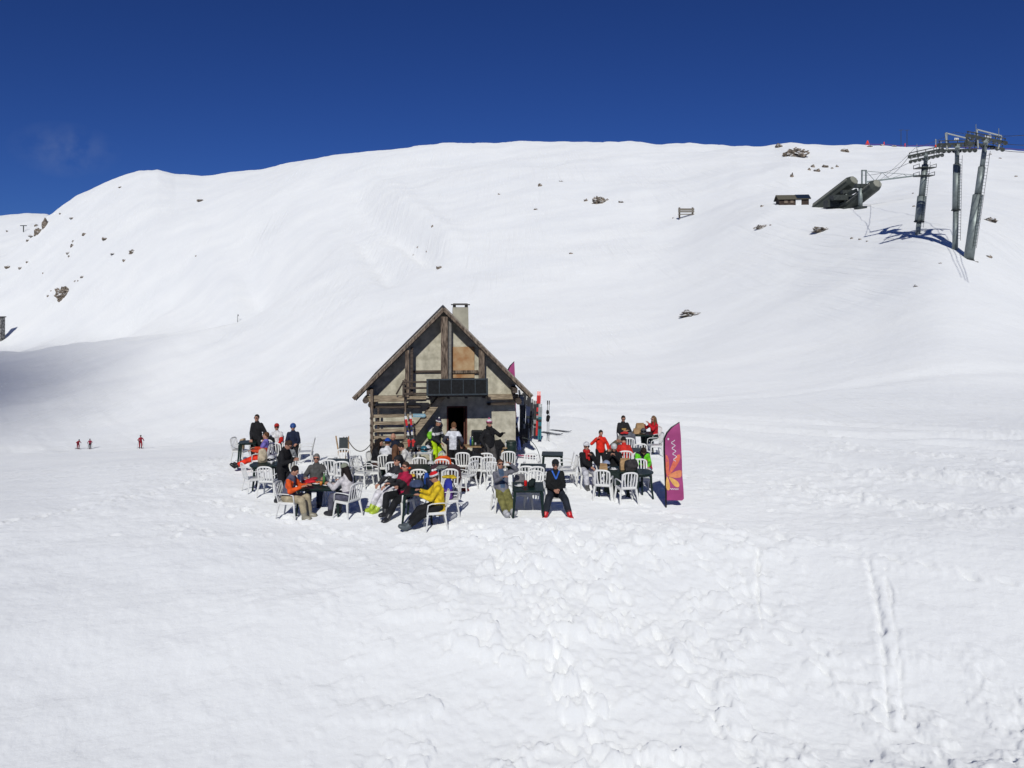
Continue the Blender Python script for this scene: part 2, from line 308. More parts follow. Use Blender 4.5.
def dup(root, loc, yaw, label, group=None, tilt=(0, 0), scale=1):
    r = root.copy(); C.objects.link(r); r.location = loc; r.rotation_euler = (R(tilt[0]), R(tilt[1]), R(yaw)); r.scale = (scale,) * 3; r['label'] = label
    if group: r['group'] = group
    for ch in list(root.children):
        c = ch.copy(); C.objects.link(c); c.parent = r
        for g in ch.children:
            d = g.copy(); C.objects.link(d); d.parent = c
    return r
def onsnow(px, d, dz=-0.02):
    x, y = flat(px, d); return Vector((x, y, gz(x, y) + dz))
def atz(px, py, d): return Vector(((px - 512) * d / F, d, CH - (py - HZ) * d / F))

# ------------------------------------------------------------------ ground sheet
def make_ground():
    th1 = np.arctan(np.linspace(-0.80, 0.80, 860)); a0 = th1[-1]
    side = np.linspace(a0, 2 * math.pi - a0, 90)[1:-1]
    th = np.concatenate([th1, side]); nt = len(th)
    rs = np.concatenate([np.exp(np.linspace(math.log(1.0), math.log(7.5), 10))[:-1], np.exp(np.linspace(math.log(7.5), math.log(36), 430))[:-1], np.exp(np.linspace(math.log(36), math.log(1490), 300))])
    nr = len(rs); TH, RS = np.meshgrid(th, rs); X = RS * np.sin(TH); Y = RS * np.cos(TH)
    Z = ground(X.ravel(), Y.ravel()).reshape(X.shape)
    V = np.stack([X.ravel(), Y.ravel(), Z.ravel()], 1); V = np.vstack([V, [[0, 0, -0.4]]])
    i = np.arange(nr - 1)[:, None]; j = np.arange(nt)[None, :]; j2 = (j + 1) % nt
    q = np.stack([(i * nt + j), (i * nt + j2), ((i + 1) * nt + j2), ((i + 1) * nt + j)], -1)[..., ::-1].reshape(-1, 4)
    tri = np.stack([np.full(nt, nr * nt), (np.arange(nt) + 1) % nt, np.arange(nt)], 1)
    me = bpy.data.meshes.new('snow_ground'); me.vertices.add(len(V)); me.vertices.foreach_set('co', V.astype(np.float32).ravel())
    nl = q.size + tri.size; me.loops.add(nl); me.loops.foreach_set('vertex_index', np.concatenate([q.ravel(), tri.ravel()]).astype(np.int32))
    me.polygons.add(len(q) + len(tri)); ls = np.concatenate([np.arange(len(q)) * 4, q.size + np.arange(len(tri)) * 3]).astype(np.int32)
    me.polygons.foreach_set('loop_start', ls)
    me.update(calc_edges=True); me.validate(); me.polygons.foreach_set('use_smooth', [True] * len(me.polygons))
    me.materials.append(SNOW); o = bpy.data.objects.new('snow_ground', me); C.objects.link(o)
    tag(o, kind='structure')
make_ground()

# unseen ridge added behind the camera, profile shaped to shade the far left hollow
def make_shade_ridge():
    D = 6000; ox = oz = 0
    prof = [(-2700, 900), (-1700, 3000), (-1100, 3900), (-820, 4200), (-700, 4285), (-633, 4290), (-590, 4286), (-560, 4266), (-515, 4231), (-494, 4221), (-477, 4202), (-466, 4184), (-456, 4152), (-446, 4110), (-436, 4050), (-420, 3950), (-330, 3500), (0, 2700), (400, 1900), (1000, 700), (1700, 60)]
    v = []; f = []
    for k, (x, z) in enumerate(prof):
        X = x + ox; Z = max(z + oz, 40)
        for t, q in ((-1, 0), (-0.6, 0.36), (-0.25, 0.72), (0, 1), (0.25, 0.74), (0.6, 0.38), (1, 0)):
            jx = random.uniform(-60, 60) if q not in (0, 1) else 0
            v.append((X + jx + (X + 475) * 0.5 * (1 - q), -D + t * 3200 * (0.4 + 0.6 * Z / 4300), -60 + (Z + 60) * q))
    for k in range(len(prof) - 1):
        for i in range(6): a = k * 7 + i; f.append([a, a + 1, a + 8, a + 7])
    b = MB(); b.add(v, f); o = b.build('shade_mountain', SNOW); tag(o, kind='structure')
make_shade_ridge()


# ------------------------------------------------------------------ people
BAKE = []
def ik(a, t, l1, l2, pole):
    a = Vector(a); t = Vector(t); d = t - a; L = d.length; mx = (l1 + l2) * 0.995
    if L > mx: t = a + d * (mx / L); d = t - a; L = mx
    L = max(L, abs(l1 - l2) + 0.02); dn = d.normalized(); c = (l1 * l1 + L * L - l2 * l2) / (2 * L); h = math.sqrt(max(0, l1 * l1 - c * c))
    p = Vector(pole); p = (p - dn * p.dot(dn)); p.normalize()
    return a + dn * c + p * h, t
def blob(name, mb, mats, parent, voxel, colour=None, post=None):
    me = mb.mesh(name, mats, True); o = bpy.data.objects.new(name, me); C.objects.link(o); o.parent = parent
    md = o.modifiers.new('r', 'REMESH'); md.mode = 'VOXEL'; md.voxel_size = voxel; md.use_smooth_shade = True
    sm = o.modifiers.new('s', 'SMOOTH'); sm.factor = 0.5; sm.iterations = 3
    BAKE.append((o, mats, colour, post)); return o
PERSONS = 0
def person(px, d, yaw, label, sit=False, jacket=BLACK, trousers=BLACK, boots=(0.03, 0.03, 0.035), j2=None, j2mode=None,
           lean=0, side=0, hp=0, hy=0, hat=None, hatc=BLACK, hatc2=None, hair=(0.03, 0.018, 0.01), longhair=False, glasses=True,
           hands=None, feet=None, pz=None, py=None, skin=SKIN, scarf=None, scale=1.0, loc=None, extra=None, jlen=0.0, gloves=None, bulk=1.0, group=None):
    if loc is None: loc = onsnow(px, d, -0.01)
    root = thing('person', label, 'person', loc, yaw, group); root.scale = (scale,) * 3
    H = Vector((0, py if py is not None else (0.06 if sit else 0), pz if pz is not None else (0.53 if sit else 0.93)))
    rl = Matrix.Rotation(R(lean), 3, 'X') @ Matrix.Rotation(R(side), 3, 'Y')     # positive lean = forward (towards -Y)
    def T(x, y, z): return H + rl @ Vector((x, y, z))
    sh = [T(s * 0.152, 0, 0.425) for s in (1, -1)]; neck = T(0, 0, 0.50)
    rh = rl @ Matrix.Rotation(R(hy), 3, 'Z') @ Matrix.Rotation(R(hp), 3, 'X')
    hc = neck + rh @ Vector((0, -0.015, 0.150))
    if feet is None: feet = [(0.13, -0.46, 0.07), (-0.13, -0.44, 0.07)] if sit else [(0.12, -0.02, 0.08), (-0.12, 0.04, 0.08)]
    if hands is None: hands = [(0.13, -0.36, 0.66), (-0.12, -0.36, 0.66)] if sit else [(0.27, -0.08, 0.84), (-0.27, -0.05, 0.84)]
    hips = [H + Vector((s * 0.10, 0, -0.02)) for s in (1, -1)]
    legs = []; arms = []
    for k in (0, 1):
        kn, an = ik(hips[k], feet[k], 0.44, 0.42, (0.15 * (1, -1)[k], -1, 0.5)); legs.append((hips[k], kn, an))
        el, wr = ik(sh[k], hands[k], 0.29, 0.26, (0.7 * (1, -1)[k], 0.5, -0.8)); arms.append((sh[k], el, wr))
    side_v = rl @ Vector((1, 0, 0))
    # body: torso, limbs and head melted into one surface
    b = MB(); b.loft([T(0, 0, -0.06), T(0, 0, 0.1), T(0, 0, 0.3), T(0, 0, 0.44), T(0, 0, 0.5)], [(0.13, 0.09), (0.12, 0.085), (0.15, 0.10), (0.15, 0.08), (0.05, 0.05)], 12, side_v)
    b.cap(T(0, 0, 0.44), 0.052, neck + rh @ Vector((0, 0, 0.09)), 0.05)
    b.ell(hc, (0.076, 0.092, 0.112), rh, 14, lat=10); b.ell(hc + rh @ Vector((0, -0.03, -0.065)), (0.05, 0.06, 0.05), rh)
    b.cap(hc + rh @ Vector((0, -0.088, 0.008)), 0.012, hc + rh @ Vector((0, -0.110, -0.022)), 0.016, 8)
    for s in (1, -1): b.ell(hc + rh @ Vector((s * 0.078, 0.005, -0.005)), (0.014, 0.022, 0.032), rh, 8, lat=6)
    for (a_, e_, w_) in arms: b.cap(a_, 0.05, e_, 0.04); b.cap(e_, 0.04, w_, 0.028)
    for (a_, e_, w_) in legs: b.cap(a_, 0.075, e_, 0.05); b.cap(e_, 0.05, w_, 0.035); b.cap(w_, 0.03, w_ + Vector((0, -0.03, -0.01)), 0.025)
    def post(me, arms=arms, rh=rh, hc=hc, glove=gloves):
        x = MB()
        for s in (1, -1):
            x.ell(hc + rh @ Vector((s * 0.031, -0.079, 0.014)), (0.014, 0.01, 0.008), rh, 8, 1, 5)
        x.ell(hc + rh @ Vector((0, -0.085, -0.062)), (0.026, 0.008, 0.007), rh, 8, 2, 5)
        for k, (a_, e_, w_) in enumerate(arms):
            s = (1, -1)[k]; f = (w_ - e_).normalized(); up = Vector((0, 0, 1)); sd = f.cross(up)
            if sd.length < 0.2: sd = Vector((1, 0, 0))
            sd.normalize(); nn = sd.cross(f).normalized(); rot = Matrix((sd, f, nn)).transposed(); g = 3 if glove else 0
            x.ell(w_ + f * 0.05, (0.042, 0.055, 0.018), rot, 10, g, 6)
            for q, (o, ln) in enumerate(((-0.031, 0.062), (-0.011, 0.075), (0.010, 0.070), (0.029, 0.055))):
                p0 = w_ + f * 0.085 + sd * o; p1 = p0 + f * (ln * 0.55) - nn * 0.012; p2 = p1 + f * (ln * 0.30) - nn * (ln * 0.4)
                x.cap(p0, 0.010, p1, 0.009, 6, g); x.cap(p1, 0.009, p2, 0.008, 6, g)
            tdir = -s * sd; p0 = w_ + f * 0.03 + tdir * 0.032; p1 = p0 + (tdir * 0.6 + f * 0.8).normalized() * 0.045; x.cap(p0, 0.012, p1, 0.010, 6, g); x.cap(p1, 0.010, p1 + (f * 0.9 - nn * 0.4).normalized() * 0.03, 0.009, 6, g)
        m2 = x.mesh('t', [skin], True); bm = bmesh.new(); bm.from_mesh(me); bm.from_mesh(m2); bm.to_mesh(me); bm.free(); bpy.data.meshes.remove(m2)
    blob('body', b, [skin, M_EYE, M_LIP, cloth(gloves or BLACK)], root, 0.016, None, post)
    # jacket
    j = MB(); lo = -0.10 - jlen; q = bulk
    j.loft([T(0, 0, lo), T(0, 0, 0.02), T(0, 0, 0.16), T(0, 0, 0.32), T(0, 0, 0.44), T(0, 0, 0.51), T(0, -0.005, 0.55)],
           [(0.175 * q, 0.135 * q), (0.175 * q, 0.14 * q), (0.165 * q, 0.135 * q), (0.18 * q, 0.14 * q), (0.135, 0.105), (0.075, 0.075), (0.066, 0.07)], 14, side_v)
    for (a_, e_, w_) in arms:
        w2 = e_ + (w_ - e_) * 0.97; j.cap(a_, 0.066 * q, e_, 0.062 * q); j.cap(e_, 0.064 * q, w2, 0.048)
    for i in range(5):
        t0 = random.uniform(0, .4); a_ = random.uniform(0, 6.28); j.ell(T(0.15 * math.cos(a_), 0.11 * math.sin(a_), t0), (0.06, 0.05, 0.035), None, 8, lat=5)
    segs = [(Vector(a_), Vector(e_), Vector(w_)) for a_, e_, w_ in arms]
    def jc(co, mode=j2mode, segs=segs, H=H.copy(), rli=rl.inverted()):
        p = rli @ (co - H)
        if mode == 'top': return 1 if p.z > 0.30 else 0
        if mode == 'bottom': return 1 if p.z < 0.12 else 0
        if mode == 'stripe': return 1 if 0.26 < p.z < 0.34 else 0
        if mode in ('sleeves', 'lower'):
            if mode == 'sleeves': return 1 if abs(p.x) > 0.19 or min((co - (a_ + e_) / 2).length for a_, e_, w_ in segs) < 0.14 or min((co - w_).length for a_, e_, w_ in segs) < 0.2 else 0
            return 1 if min(min((co - e_).length, (co - (e_ + w_) / 2).length, (co - w_).length) for a_, e_, w_ in segs) < 0.13 else 0
        if mode == 'print': return 1 if abs(p.x) < 0.08 and p.y < -0.06 and 0.20 < p.z < 0.30 else 0
        if mode == 'front': return 1 if abs(p.x) < 0.06 and p.y < -0.03 and p.z > 0.05 else 0
        if mode == 'sides': return 1 if abs(p.x) > 0.12 and p.z < 0.34 else 0
        return 0
    blob('jacket', j, [cloth(jacket), cloth(j2 or jacket)], root, 0.02, jc if j2mode else None)
    # trousers
    t = MB(); t.ell(H + Vector((0, 0.0, -0.0)), (0.165, 0.125, 0.13))
    for (a_, e_, w_) in legs:
        t.cap(a_, 0.112, e_, 0.09); t.cap(e_, 0.09, w_ + (e_ - w_) * 0.30, 0.080)
    blob('trousers', t, [cloth(trousers)], root, 0.021)
    for k, (a_, e_, w_) in enumerate(legs):
        bo = MB(); fdir = Vector(((0.12, -0.12)[k], -1, 0)).normalized(); shd = (e_ - w_).normalized()
        if w_.z > 0.14 or abs(shd.z) < 0.75: fdir = (fdir * 0.45 + Vector((0, 0, 1)) * 0.9 * (1 - abs(shd.z)) + Vector((0, -0.2, 0))).normalized()
        heel = w_ - fdir * 0.06 - shd * 0.02; toe = w_ + fdir * 0.17 - shd * 0.025
        bo.loft([heel, w_ + fdir * 0.03 - shd * 0.015, toe - fdir * 0.03, toe], [(0.05, 0.055), (0.065, 0.068), (0.062, 0.05), (0.042, 0.032)], 12, (1, 0, 0))
        bo.cap(w_ - shd * 0.01, 0.062, w_ + shd * 0.14, 0.076)
        bo.build('boot', mat('boot_%02x%02x%02x' % tuple(int(c * 255) for c in boots), boots, 0.4, 0.1, spec=0.5), root, True)
    hm = cloth(hair or BLACK)
    if hair and hat not in ('helmet',):
        h = MB(); h.ell(hc + rh @ Vector((0, 0.014, 0.026)), (0.086, 0.094, 0.104), rh, 14, lat=8)
        if longhair:
            h.cap(hc + rh @ Vector((0, 0.05, 0.0)), 0.085, T(0, 0.10, 0.36), 0.065)
            for s in (1, -1): h.cap(hc + rh @ Vector((s * 0.07, 0.0, 0.0)), 0.035, T(s * 0.09, -0.07, 0.38), 0.03)
        ho = h.build('hair', hm, root, True)
        # keep the face free
        for v in ho.data.vertices:
            p = rh.inverted() @ (v.co - hc)
            if p.y < -0.03 and p.z < 0.055 and abs(p.x) < 0.085: v.co = hc + rh @ Vector((p.x * 0.75, max(p.y, -0.055), p.z))
    if hat in ('beanie', 'helmet', 'cap'):
        h = MB(); up = 0.045
        if hat == 'helmet': h.ell(hc + rh @ Vector((0, 0.012, 0.03)), (0.108, 0.125, 0.12), rh, 16, lat=10, zmin=-0.25)
        else: h.ell(hc + rh @ Vector((0, 0.008, up)), (0.092, 0.106, 0.098), rh, 16, lat=10, zmin=-0.05)
        if hat == 'cap':
            h.ell(hc + rh @ Vector((0, -0.10, 0.052)), (0.07, 0.075, 0.010), rh, 12, lat=4)
        hh = h.build('hat' if hat != 'helmet' else 'helmet', cloth(hatc) if hat != 'helmet' else mat('shell_%02x%02x%02x' % tuple(int(c * 255) for c in hatc), hatc, 0.35, 0.05), root, True)
        if hatc2:
            g = MB(); g.loft([hc + rh @ Vector((0, 0.008, up - 0.005)), hc + rh @ Vector((0, 0.008, up + 0.035))], [(0.097, 0.111), (0.095, 0.108)], 16, rh @ Vector((1, 0, 0)))
            g.build('hat_band', cloth(hatc2), hh, True)
            if hat == 'beanie': g2 = MB(); g2.ell(hc + rh @ Vector((0, 0.01, up + 0.115)), (0.032, 0.032, 0.03), None, 8, lat=6); g2.build('pompom', cloth(hatc2), hh, True)
    if glasses:
        g = MB()
        for s in (1, -1):
            g.ell(hc + rh @ Vector((s * 0.034, -0.092, 0.014)), (0.031, 0.012, 0.021), rh, 10, lat=6)
            g.beam(hc + rh @ Vector((s * 0.068, -0.082, 0.018)), hc + rh @ Vector((s * 0.086, 0.01, 0.012)), 0.005, 0.01)
        g.beam(hc + rh @ Vector((-0.02, -0.100, 0.02)), hc + rh @ Vector((0.02, -0.100, 0.02)), 0.006, 0.008)
        g.build('sunglasses', M_LENS, root, True)
    if scarf:
        g = MB(); g.loft([T(0, -0.005, 0.49), T(0, -0.012, 0.53), T(0, -0.015, 0.565)], [(0.105, 0.1), (0.112, 0.11), (0.09, 0.095)], 14, side_v); g.cap(T(0.02, -0.13, 0.5), 0.035, T(0.03, -0.165, 0.30), 0.03); g.cap(T(-0.04, -0.13, 0.5), 0.03, T(-0.03, -0.165, 0.34), 0.028)
        g.build('scarf', cloth(scarf), root, True)
    if extra: extra(root, T, rl, hc, rh)
    return root

# ------------------------------------------------------------------ chairs and tables
chair0 = None; CHG = 'white plastic chairs on the snow terrace'
def make_chair(label):
    t = thing('plastic_chair', label, 'chair', (0, 0, 0), 0, CHG)
    s = MB(); s.box((0, -0.01, 0.425), (0.42, 0.43, 0.022)); s.box((0, -0.225, 0.405), (0.44, 0.02, 0.06)); s.box((-0.215, 0, 0.405), (0.02, 0.42, 0.05)); s.box((0.215, 0, 0.405), (0.02, 0.42, 0.05))
    s.build('seat', PLASTIC, t, bevel=0.008)
    def B(u, v):      # backrest sheet: u across, v up (0..1)
        return Vector((u, 0.20 + 0.10 * v - 0.05 * (u / 0.24) ** 2 * 0 + 0.0, 0.43 + 0.44 * v))
    b = MB(); arch = []
    for k in range(13):
        a = math.pi * k / 12; arch.append(B(0.198 * abs(math.cos(a)) ** 0.75 * (1 if math.cos(a) > 0 else -1), 0.82 + 0.18 * math.sin(a)))
    path = [B(0.185, 0), B(0.195, 0.4)] + arch + [B(-0.195, 0.4), B(-0.185, 0)]
    b.loft(path, [(0.012, 0.024)] * len(path), 8, (0, 1, 0.1))
    path = [B(0.20, 0.60), B(0.12, 0.66), B(0, 0.68), B(-0.12, 0.66), B(-0.20, 0.60)]
    b.loft([B(-0.185, 0.06), B(0.185, 0.06)], [(0.012, 0.03)] * 2, 8, (0, 1, 0))
    for k in range(4):
        x0 = (k - 1.5) * 0.066; x1 = (k - 1.5) * 0.084; b.loft([B(x0, 0.06), B(x1, 0.5), B(x1 * 1.02, 0.97 - 0.07 * (abs(k - 1.5) / 1.5) ** 2)], [(0.008, 0.019)] * 3, 6, (0, 1, 0))
    b.build('backrest', PLASTIC, t)
    for s_ in (1, -1):
        a = MB(); a.loft([(s_ * 0.196, 0.25, 0.62), (s_ * 0.235, 0.12, 0.645), (s_ * 0.245, -0.12, 0.64), (s_ * 0.242, -0.20, 0.61), (s_ * 0.235, -0.225, 0.42)], [(0.027, 0.012)] * 3 + [(0.024, 0.014), (0.02, 0.016)], 8, (1, 0, 0))
        a.build('armrest', PLASTIC, t, True)
        for y0, y1 in ((-0.20, -0.255), (0.17, 0.25)):
            l = MB(); l.loft([(s_ * 0.205, y0, 0.42), (s_ * 0.235, (y0 + y1) / 2, 0.2), (s_ * 0.248, y1, 0.0)], [(0.032, 0.026), (0.026, 0.02), (0.02, 0.016)], 8, (1, 0, 0)); l.build('leg', PLASTIC, t)
    return t
def chair(px, d, yaw, label, tilt=(0, 0), dz=-0.02):
    global chair0; loc = onsnow(px, d, dz)
    if chair0 is None: chair0 = make_chair(label); chair0.location = loc; chair0.rotation_euler = (0, 0, R(yaw)); return chair0
    return dup(chair0, loc, yaw, label, CHG, tilt)
TB = {}; TBG = 'dark green plastic tables on the terrace'
def table(px, d, yaw, w, l, label, kind='rect', m=GREEN, group=TBG):
    loc = onsnow(px, d); t = thing('garden_table', label, 'table', loc, yaw, group); s = MB()
    if kind == 'round':
        s.loft([(0, 0, 0.69), (0, 0, 0.70), (0, 0, 0.725), (0, 0, 0.73)], [w / 2 - 0.02, w / 2, w / 2, w / 2 - 0.008], 28, (1, 0, 0)); s.loft([(0, 0, 0.645), (0, 0, 0.69)], [w / 2 - 0.05] * 2, 28, (1, 0, 0))
    else:
        s.box((0, 0, 0.715), (w, l, 0.028)); s.box((0, 0, 0.682), (w - 0.08, l - 0.08, 0.036))
    s.build('table_top', m, t, bevel=0.008)
    for sx in (1, -1):
        for sy in (1, -1):
            q = MB(); k = 0.62 if kind == 'round' else 0.9
            q.loft([(sx * (w / 2 * k - 0.02), sy * (l / 2 * k - 0.02), 0.67), (sx * (w / 2 * k), sy * (l / 2 * k), 0.3), (sx * (w / 2 * k + 0.03), sy * (l / 2 * k + 0.03), 0)], [(0.036, 0.03), (0.030, 0.026), (0.024, 0.022)], 8, (1, 0, 0)); q.build('leg', m, t)
    return t
def seat(px, d, yaw, label, clabel, **kw):
    chair(px, d, yaw, clabel); return person(px, d, yaw, label, sit=True, **kw)

# ================================================================== the hut
HX = -2.25; WF = 25.0; FR = 24.3      # centre line, wall face, front plane of the roof overhang
hut = thing('stone_hut', 'small stone mountain hut with steep gable roof, balcony, chimney and outside stairs', 'building', (HX, WF, -0.25), 5.4)
def HB(): return MB()
xl, xr = -2.39, 2.38; zt = 2.45; ap = 5.17; yb = 6.2
DX0, DX1, DT = 0.10, 0.78, 2.06       # door opening
def rz(x): return ap - abs(x) * 1.014
w = HB()
def front_poly(p): w.prism(p, 0, 0.30)
front_poly([(xl, -0.5), (DX0, -0.5), (DX0, rz(DX0)), (0, ap), (xl, rz(xl))]); 
w2 = [(DX1, -0.5), (xr, -0.5), (xr, rz(xr)), (DX1, rz(DX1))]; front_poly(w2)
front_poly([(DX0, DT), (DX1, DT), (DX1, rz(DX1)), (DX0, rz(DX0))])
w.box((xl + 0.15, 0.30 + yb / 2, 1.0), (0.3, yb, 3.0)); w.box((xr - 0.15, 0.30 + yb / 2, 1.0), (0.3, yb, 3.0))
w.prism([(xl, -0.5), (xr, -0.5), (xr, rz(xr)), (0, ap), (xl, rz(xl))], yb + 0.3, yb + 0.6)
w.build('wall', RENDER, hut)
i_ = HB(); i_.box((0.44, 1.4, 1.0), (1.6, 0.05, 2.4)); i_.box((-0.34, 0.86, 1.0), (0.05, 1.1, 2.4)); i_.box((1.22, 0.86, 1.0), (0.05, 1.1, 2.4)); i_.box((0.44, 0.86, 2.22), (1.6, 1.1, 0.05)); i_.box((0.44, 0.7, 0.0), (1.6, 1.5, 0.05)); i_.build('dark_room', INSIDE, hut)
df = HB(); df.box((DX0 + 0.025, 0.10, 1.02), (0.05, 0.2, 2.04)); df.box((DX1 - 0.025, 0.10, 1.02), (0.05, 0.2, 2.04)); df.box(((DX0 + DX1) / 2, 0.10, DT - 0.027), (DX1 - DX0 - 0.105, 0.2, 0.05))
door = df.build('door_frame', mat('dark_red_paint', (0.10, 0.035, 0.025), 0.6, 0.3), hut)
dl = HB(); dl.box((DX1 - 0.09, 0.52, 1.0), (0.04, 0.62, 1.98)); dl.build('door_leaf', mat('dark_red_paint', (0.10, 0.035, 0.025)), hut)
st = HB(); st.box((0.44, -0.22, 0.02), (1.1, 0.4, 0.16)); st.box((-0.35, -0.14, 0.06), (0.5, 0.24, 0.2)); st.build('doorstep', mat('worn_stone', (0.2, 0.17, 0.13), 0.9, 0.3, bump=0.6), hut)
# roof: two slopes with fascia
OV = -0.70; YE = yb + 0.9; half = 2.83; apz = 5.33
for s in (-1, 1):
    r = HB(); dx = s * half; th = 0.13; nx, nz = s * 0.707, 0.707
    a = Vector((0, 0, apz)); e = Vector((dx, 0, apz - half * 1.01))
    r.prism([(a.x, a.z), (e.x, e.z), (e.x - s * 0.07, e.z - 0.11), (0, apz - 0.17)], OV + 0.03, YE)
    r.build('roof_slope', mat('roof_boards', (0.045, 0.045, 0.045), 0.9, 0.3, 3, bump=0.3), hut)
    fz = HB(); y0 = OV - 0.012
    fz.beam((s * 0.0, y0, apz - 0.055), (dx * 1.005, y0, apz - half * 1.015 - 0.03), 0.035, 0.13, (0, 0, 1)); fz.build('bargeboard', WOOD, hut)
    f2 = HB(); f2.beam((s * 0.06, y0 - 0.02, apz + 0.005 - 0.06), (dx, y0 - 0.02, apz - half * 1.01 + 0.02), 0.03, 0.035); f2.build('roof_trim', mat('pale_weathered_trim', (0.28, 0.24, 0.2), 0.9, 0.3), hut)
ch = HB(); ch.box((0.60, 1.9, 4.66), (0.58, 0.54, 1.25), taper=0.94)
cho = ch.build('chimney', CHIM, hut)
cc = HB()
for sx in (-1, 1):
    for sy in (-1, 1): cc.box((0.60 + sx * 0.21, 1.9 + sy * 0.19, 5.325), (0.1, 0.1, 0.075))
cc.box((0.60, 1.9, 5.38), (0.66, 0.64, 0.035)); cc.box((0.60, 1.9, 5.41), (0.5, 0.5, 0.025)); cc.build('chimney_cap', mat('slate', (0.09, 0.085, 0.08), 0.8), cho)
# posts of the front frame
def bar(name, a, b, w_, h_, m=WOOD, up=(0, 0, 1)):
    q = HB(); q.beam(a, b, w_, h_, up); return q.build(name, m, hut, bevel=0.008)
bar('post', (0.02, -0.60, 2.75), (0.02, -0.60, 5.02), 0.22, 0.16)
bar('post', (0.20, -0.42, 2.75), (0.20, -0.42, 4.88), 0.10, 0.10, mat('grey_timber', (0.2, 0.19, 0.175), 0.9, 0.2))
bar('post', (-1.16, -0.58, 2.45), (-1.16, -0.58, 3.95), 0.13, 0.14); bar('post', (-1.02, -0.46, 2.35), (-1.02, -0.46, 4.05), 0.09, 0.10, WOODD)
bar('post', (1.22, -0.58, 2.75), (1.22, -0.58, 3.95), 0.19, 0.15)
bar('post', (-2.27, -0.66, -0.1), (-2.27, -0.66, 2.72), 0.085, 0.09); bar('post', (-1.22, -0.70, 0.2), (-1.22, -0.70, 3.05), 0.065, 0.07)
# horizontal timbers
bar('tie_beam', (-2.42, -0.52, 2.40), (-0.55, -0.52, 2.40), 0.15, 0.19, WOODH); bar('tie_beam', (1.42, -0.12, 2.36), (2.45, -0.12, 2.36), 0.17, 0.16, WOODH)
bar('wall_plate', (-2.36, -0.28, 2.10), (-0.75, -0.28, 2.10), 0.3, 0.05, WOODD)
bar('ledge_beam', (1.42, -0.20, 2.14), (2.34, -0.20, 2.14), 0.38, 0.035, WOODD)
bar('upper_rail', (-1.0, -0.05, 3.21), (0.18, -0.05, 3.21), 0.08, 0.07, WOODD); bar('upper_rail', (0.26, -0.075, 3.19), (1.14, -0.075, 3.19), 0.08, 0.10, WOOD)
for x_, z_ in ((-2.47, 2.36), (-2.30, 2.22), (2.42, 2.26)):
    q = HB(); q.loft([(x_, -0.62, z_), (x_, 0.1, z_)], [0.10, 0.10], 10, (1, 0, 0)); q.build('purlin_end', WOODD, hut)
for x_, z_ in ((-2.36, 2.62), (2.30, 2.62)):
    q = HB(); q.box((x_, -0.2, z_), (0.16, 0.9, 0.15)); q.build('purlin_end', WOODD, hut)
ob = HB(); ob.box((0.64, -0.04, 3.50), (0.74, 0.03, 1.02)); ob.build('plywood_panel', OSB, hut)
# slatted screen left of the stairs
zs = [1.86, 1.63, 1.40, 1.17, 0.95, 0.72, 0.50]; xe = [-0.52, -0.95, -1.05, -1.15, -1.27, -1.42, -1.55]
for z_, x1 in zip(zs, xe):
    q = HB(); q.box(((-2.25 + x1) / 2, -0.60 + random.uniform(-.015, .015), z_), (x1 + 2.25, 0.03, 0.10), Matrix.Rotation(R(random.uniform(-.5, .5)), 3, 'Y')); q.build('slat', WOODH if z_ > 1 else WOOD, hut)
    q = HB(); q.loft([(-2.30, -0.74, z_ - 0.05), (-2.30, -0.56, z_ - 0.05)], [0.035, 0.035], 8, (1, 0, 0)); q.build('slat_peg', WOODD, hut)
bar('post', (-2.08, -0.50, -0.1), (-2.08, -0.50, 2.1), 0.07, 0.07, WOODD)
# stairs up to the balcony
s0 = Vector((-1.62, -0.72, 0.42)); s1 = Vector((-0.02, -0.72, 2.50))
for dy in (0, 0.62):
    bar('stringer', s0 + Vector((-0.35, dy, -0.45)), s1 + Vector((0, dy, 0)), 0.05, 0.20, WOODH if dy == 0 else WOODD)
for k in range(10):
    p = s0 + (s1 - s0) * ((k + 0.2) / 10); q = HB(); q.box(p + Vector((0, 0.31, 0.03)), (0.22, 0.57, 0.035)); q.build('tread', WOOD, hut)
# stair rails beside the balcony
for z_ in (2.97, 2.78, 2.60): bar('stair_rail', (-1.25, -0.98, z_), (-0.50, -0.98, z_), 0.04, 0.06, WOODD)
bar('rail_post', (-1.27, -0.98, 2.5), (-1.27, -0.98, 3.04), 0.05, 0.05, WOODD); bar('stair_rail', (-1.27, -0.98, 2.98), (-1.50, -0.72, 2.56), 0.04, 0.05, WOODD)
# balcony with dark glazed panel
bf = HB(); bf.box((0.42, -0.66, 2.58), (1.86, 1.26, 0.10)); balc = bf.build('balcony_floor', WOODD, hut)
BLU = mat('dark_blue_paint', (0.012, 0.022, 0.032), 0.5, 0.3); GLS = mat('dark_panel', (0.006, 0.007, 0.009), 0.6, 0.4, spec=0.15)
pn = HB(); T0 = Vector((0.42, -1.32, 2.84)); rt = Matrix.Rotation(R(-9), 3, 'X'); pn.box(T0, (1.86, 0.03, 0.50), rt); pno = pn.build('balcony_panel', GLS, hut)
q = HB()
for z_ in (-0.235, 0.235): q.box(T0 + rt @ Vector((0, -0.025, z_)), (1.92, 0.03, 0.05), rt)
for k in range(6): q.box(T0 + rt @ Vector((-0.93 + k * 0.372, -0.027, 0)), (0.025 if 0 < k < 5 else 0.06, 0.028, 0.42), rt)
q.build('panel_frame', BLU, pno)
for k in range(0, 4): 
    bar('bracket', (-0.42 + k * 0.56, -1.22, 2.50), (-0.42 + k * 0.56, 0.0, 2.50), 0.09, 0.07, WOODD)
for z_ in (3.0,): bar('hand_rail', (1.30, -1.28, z_), (1.30, 0.0, z_), 0.05, 0.05, WOODD)

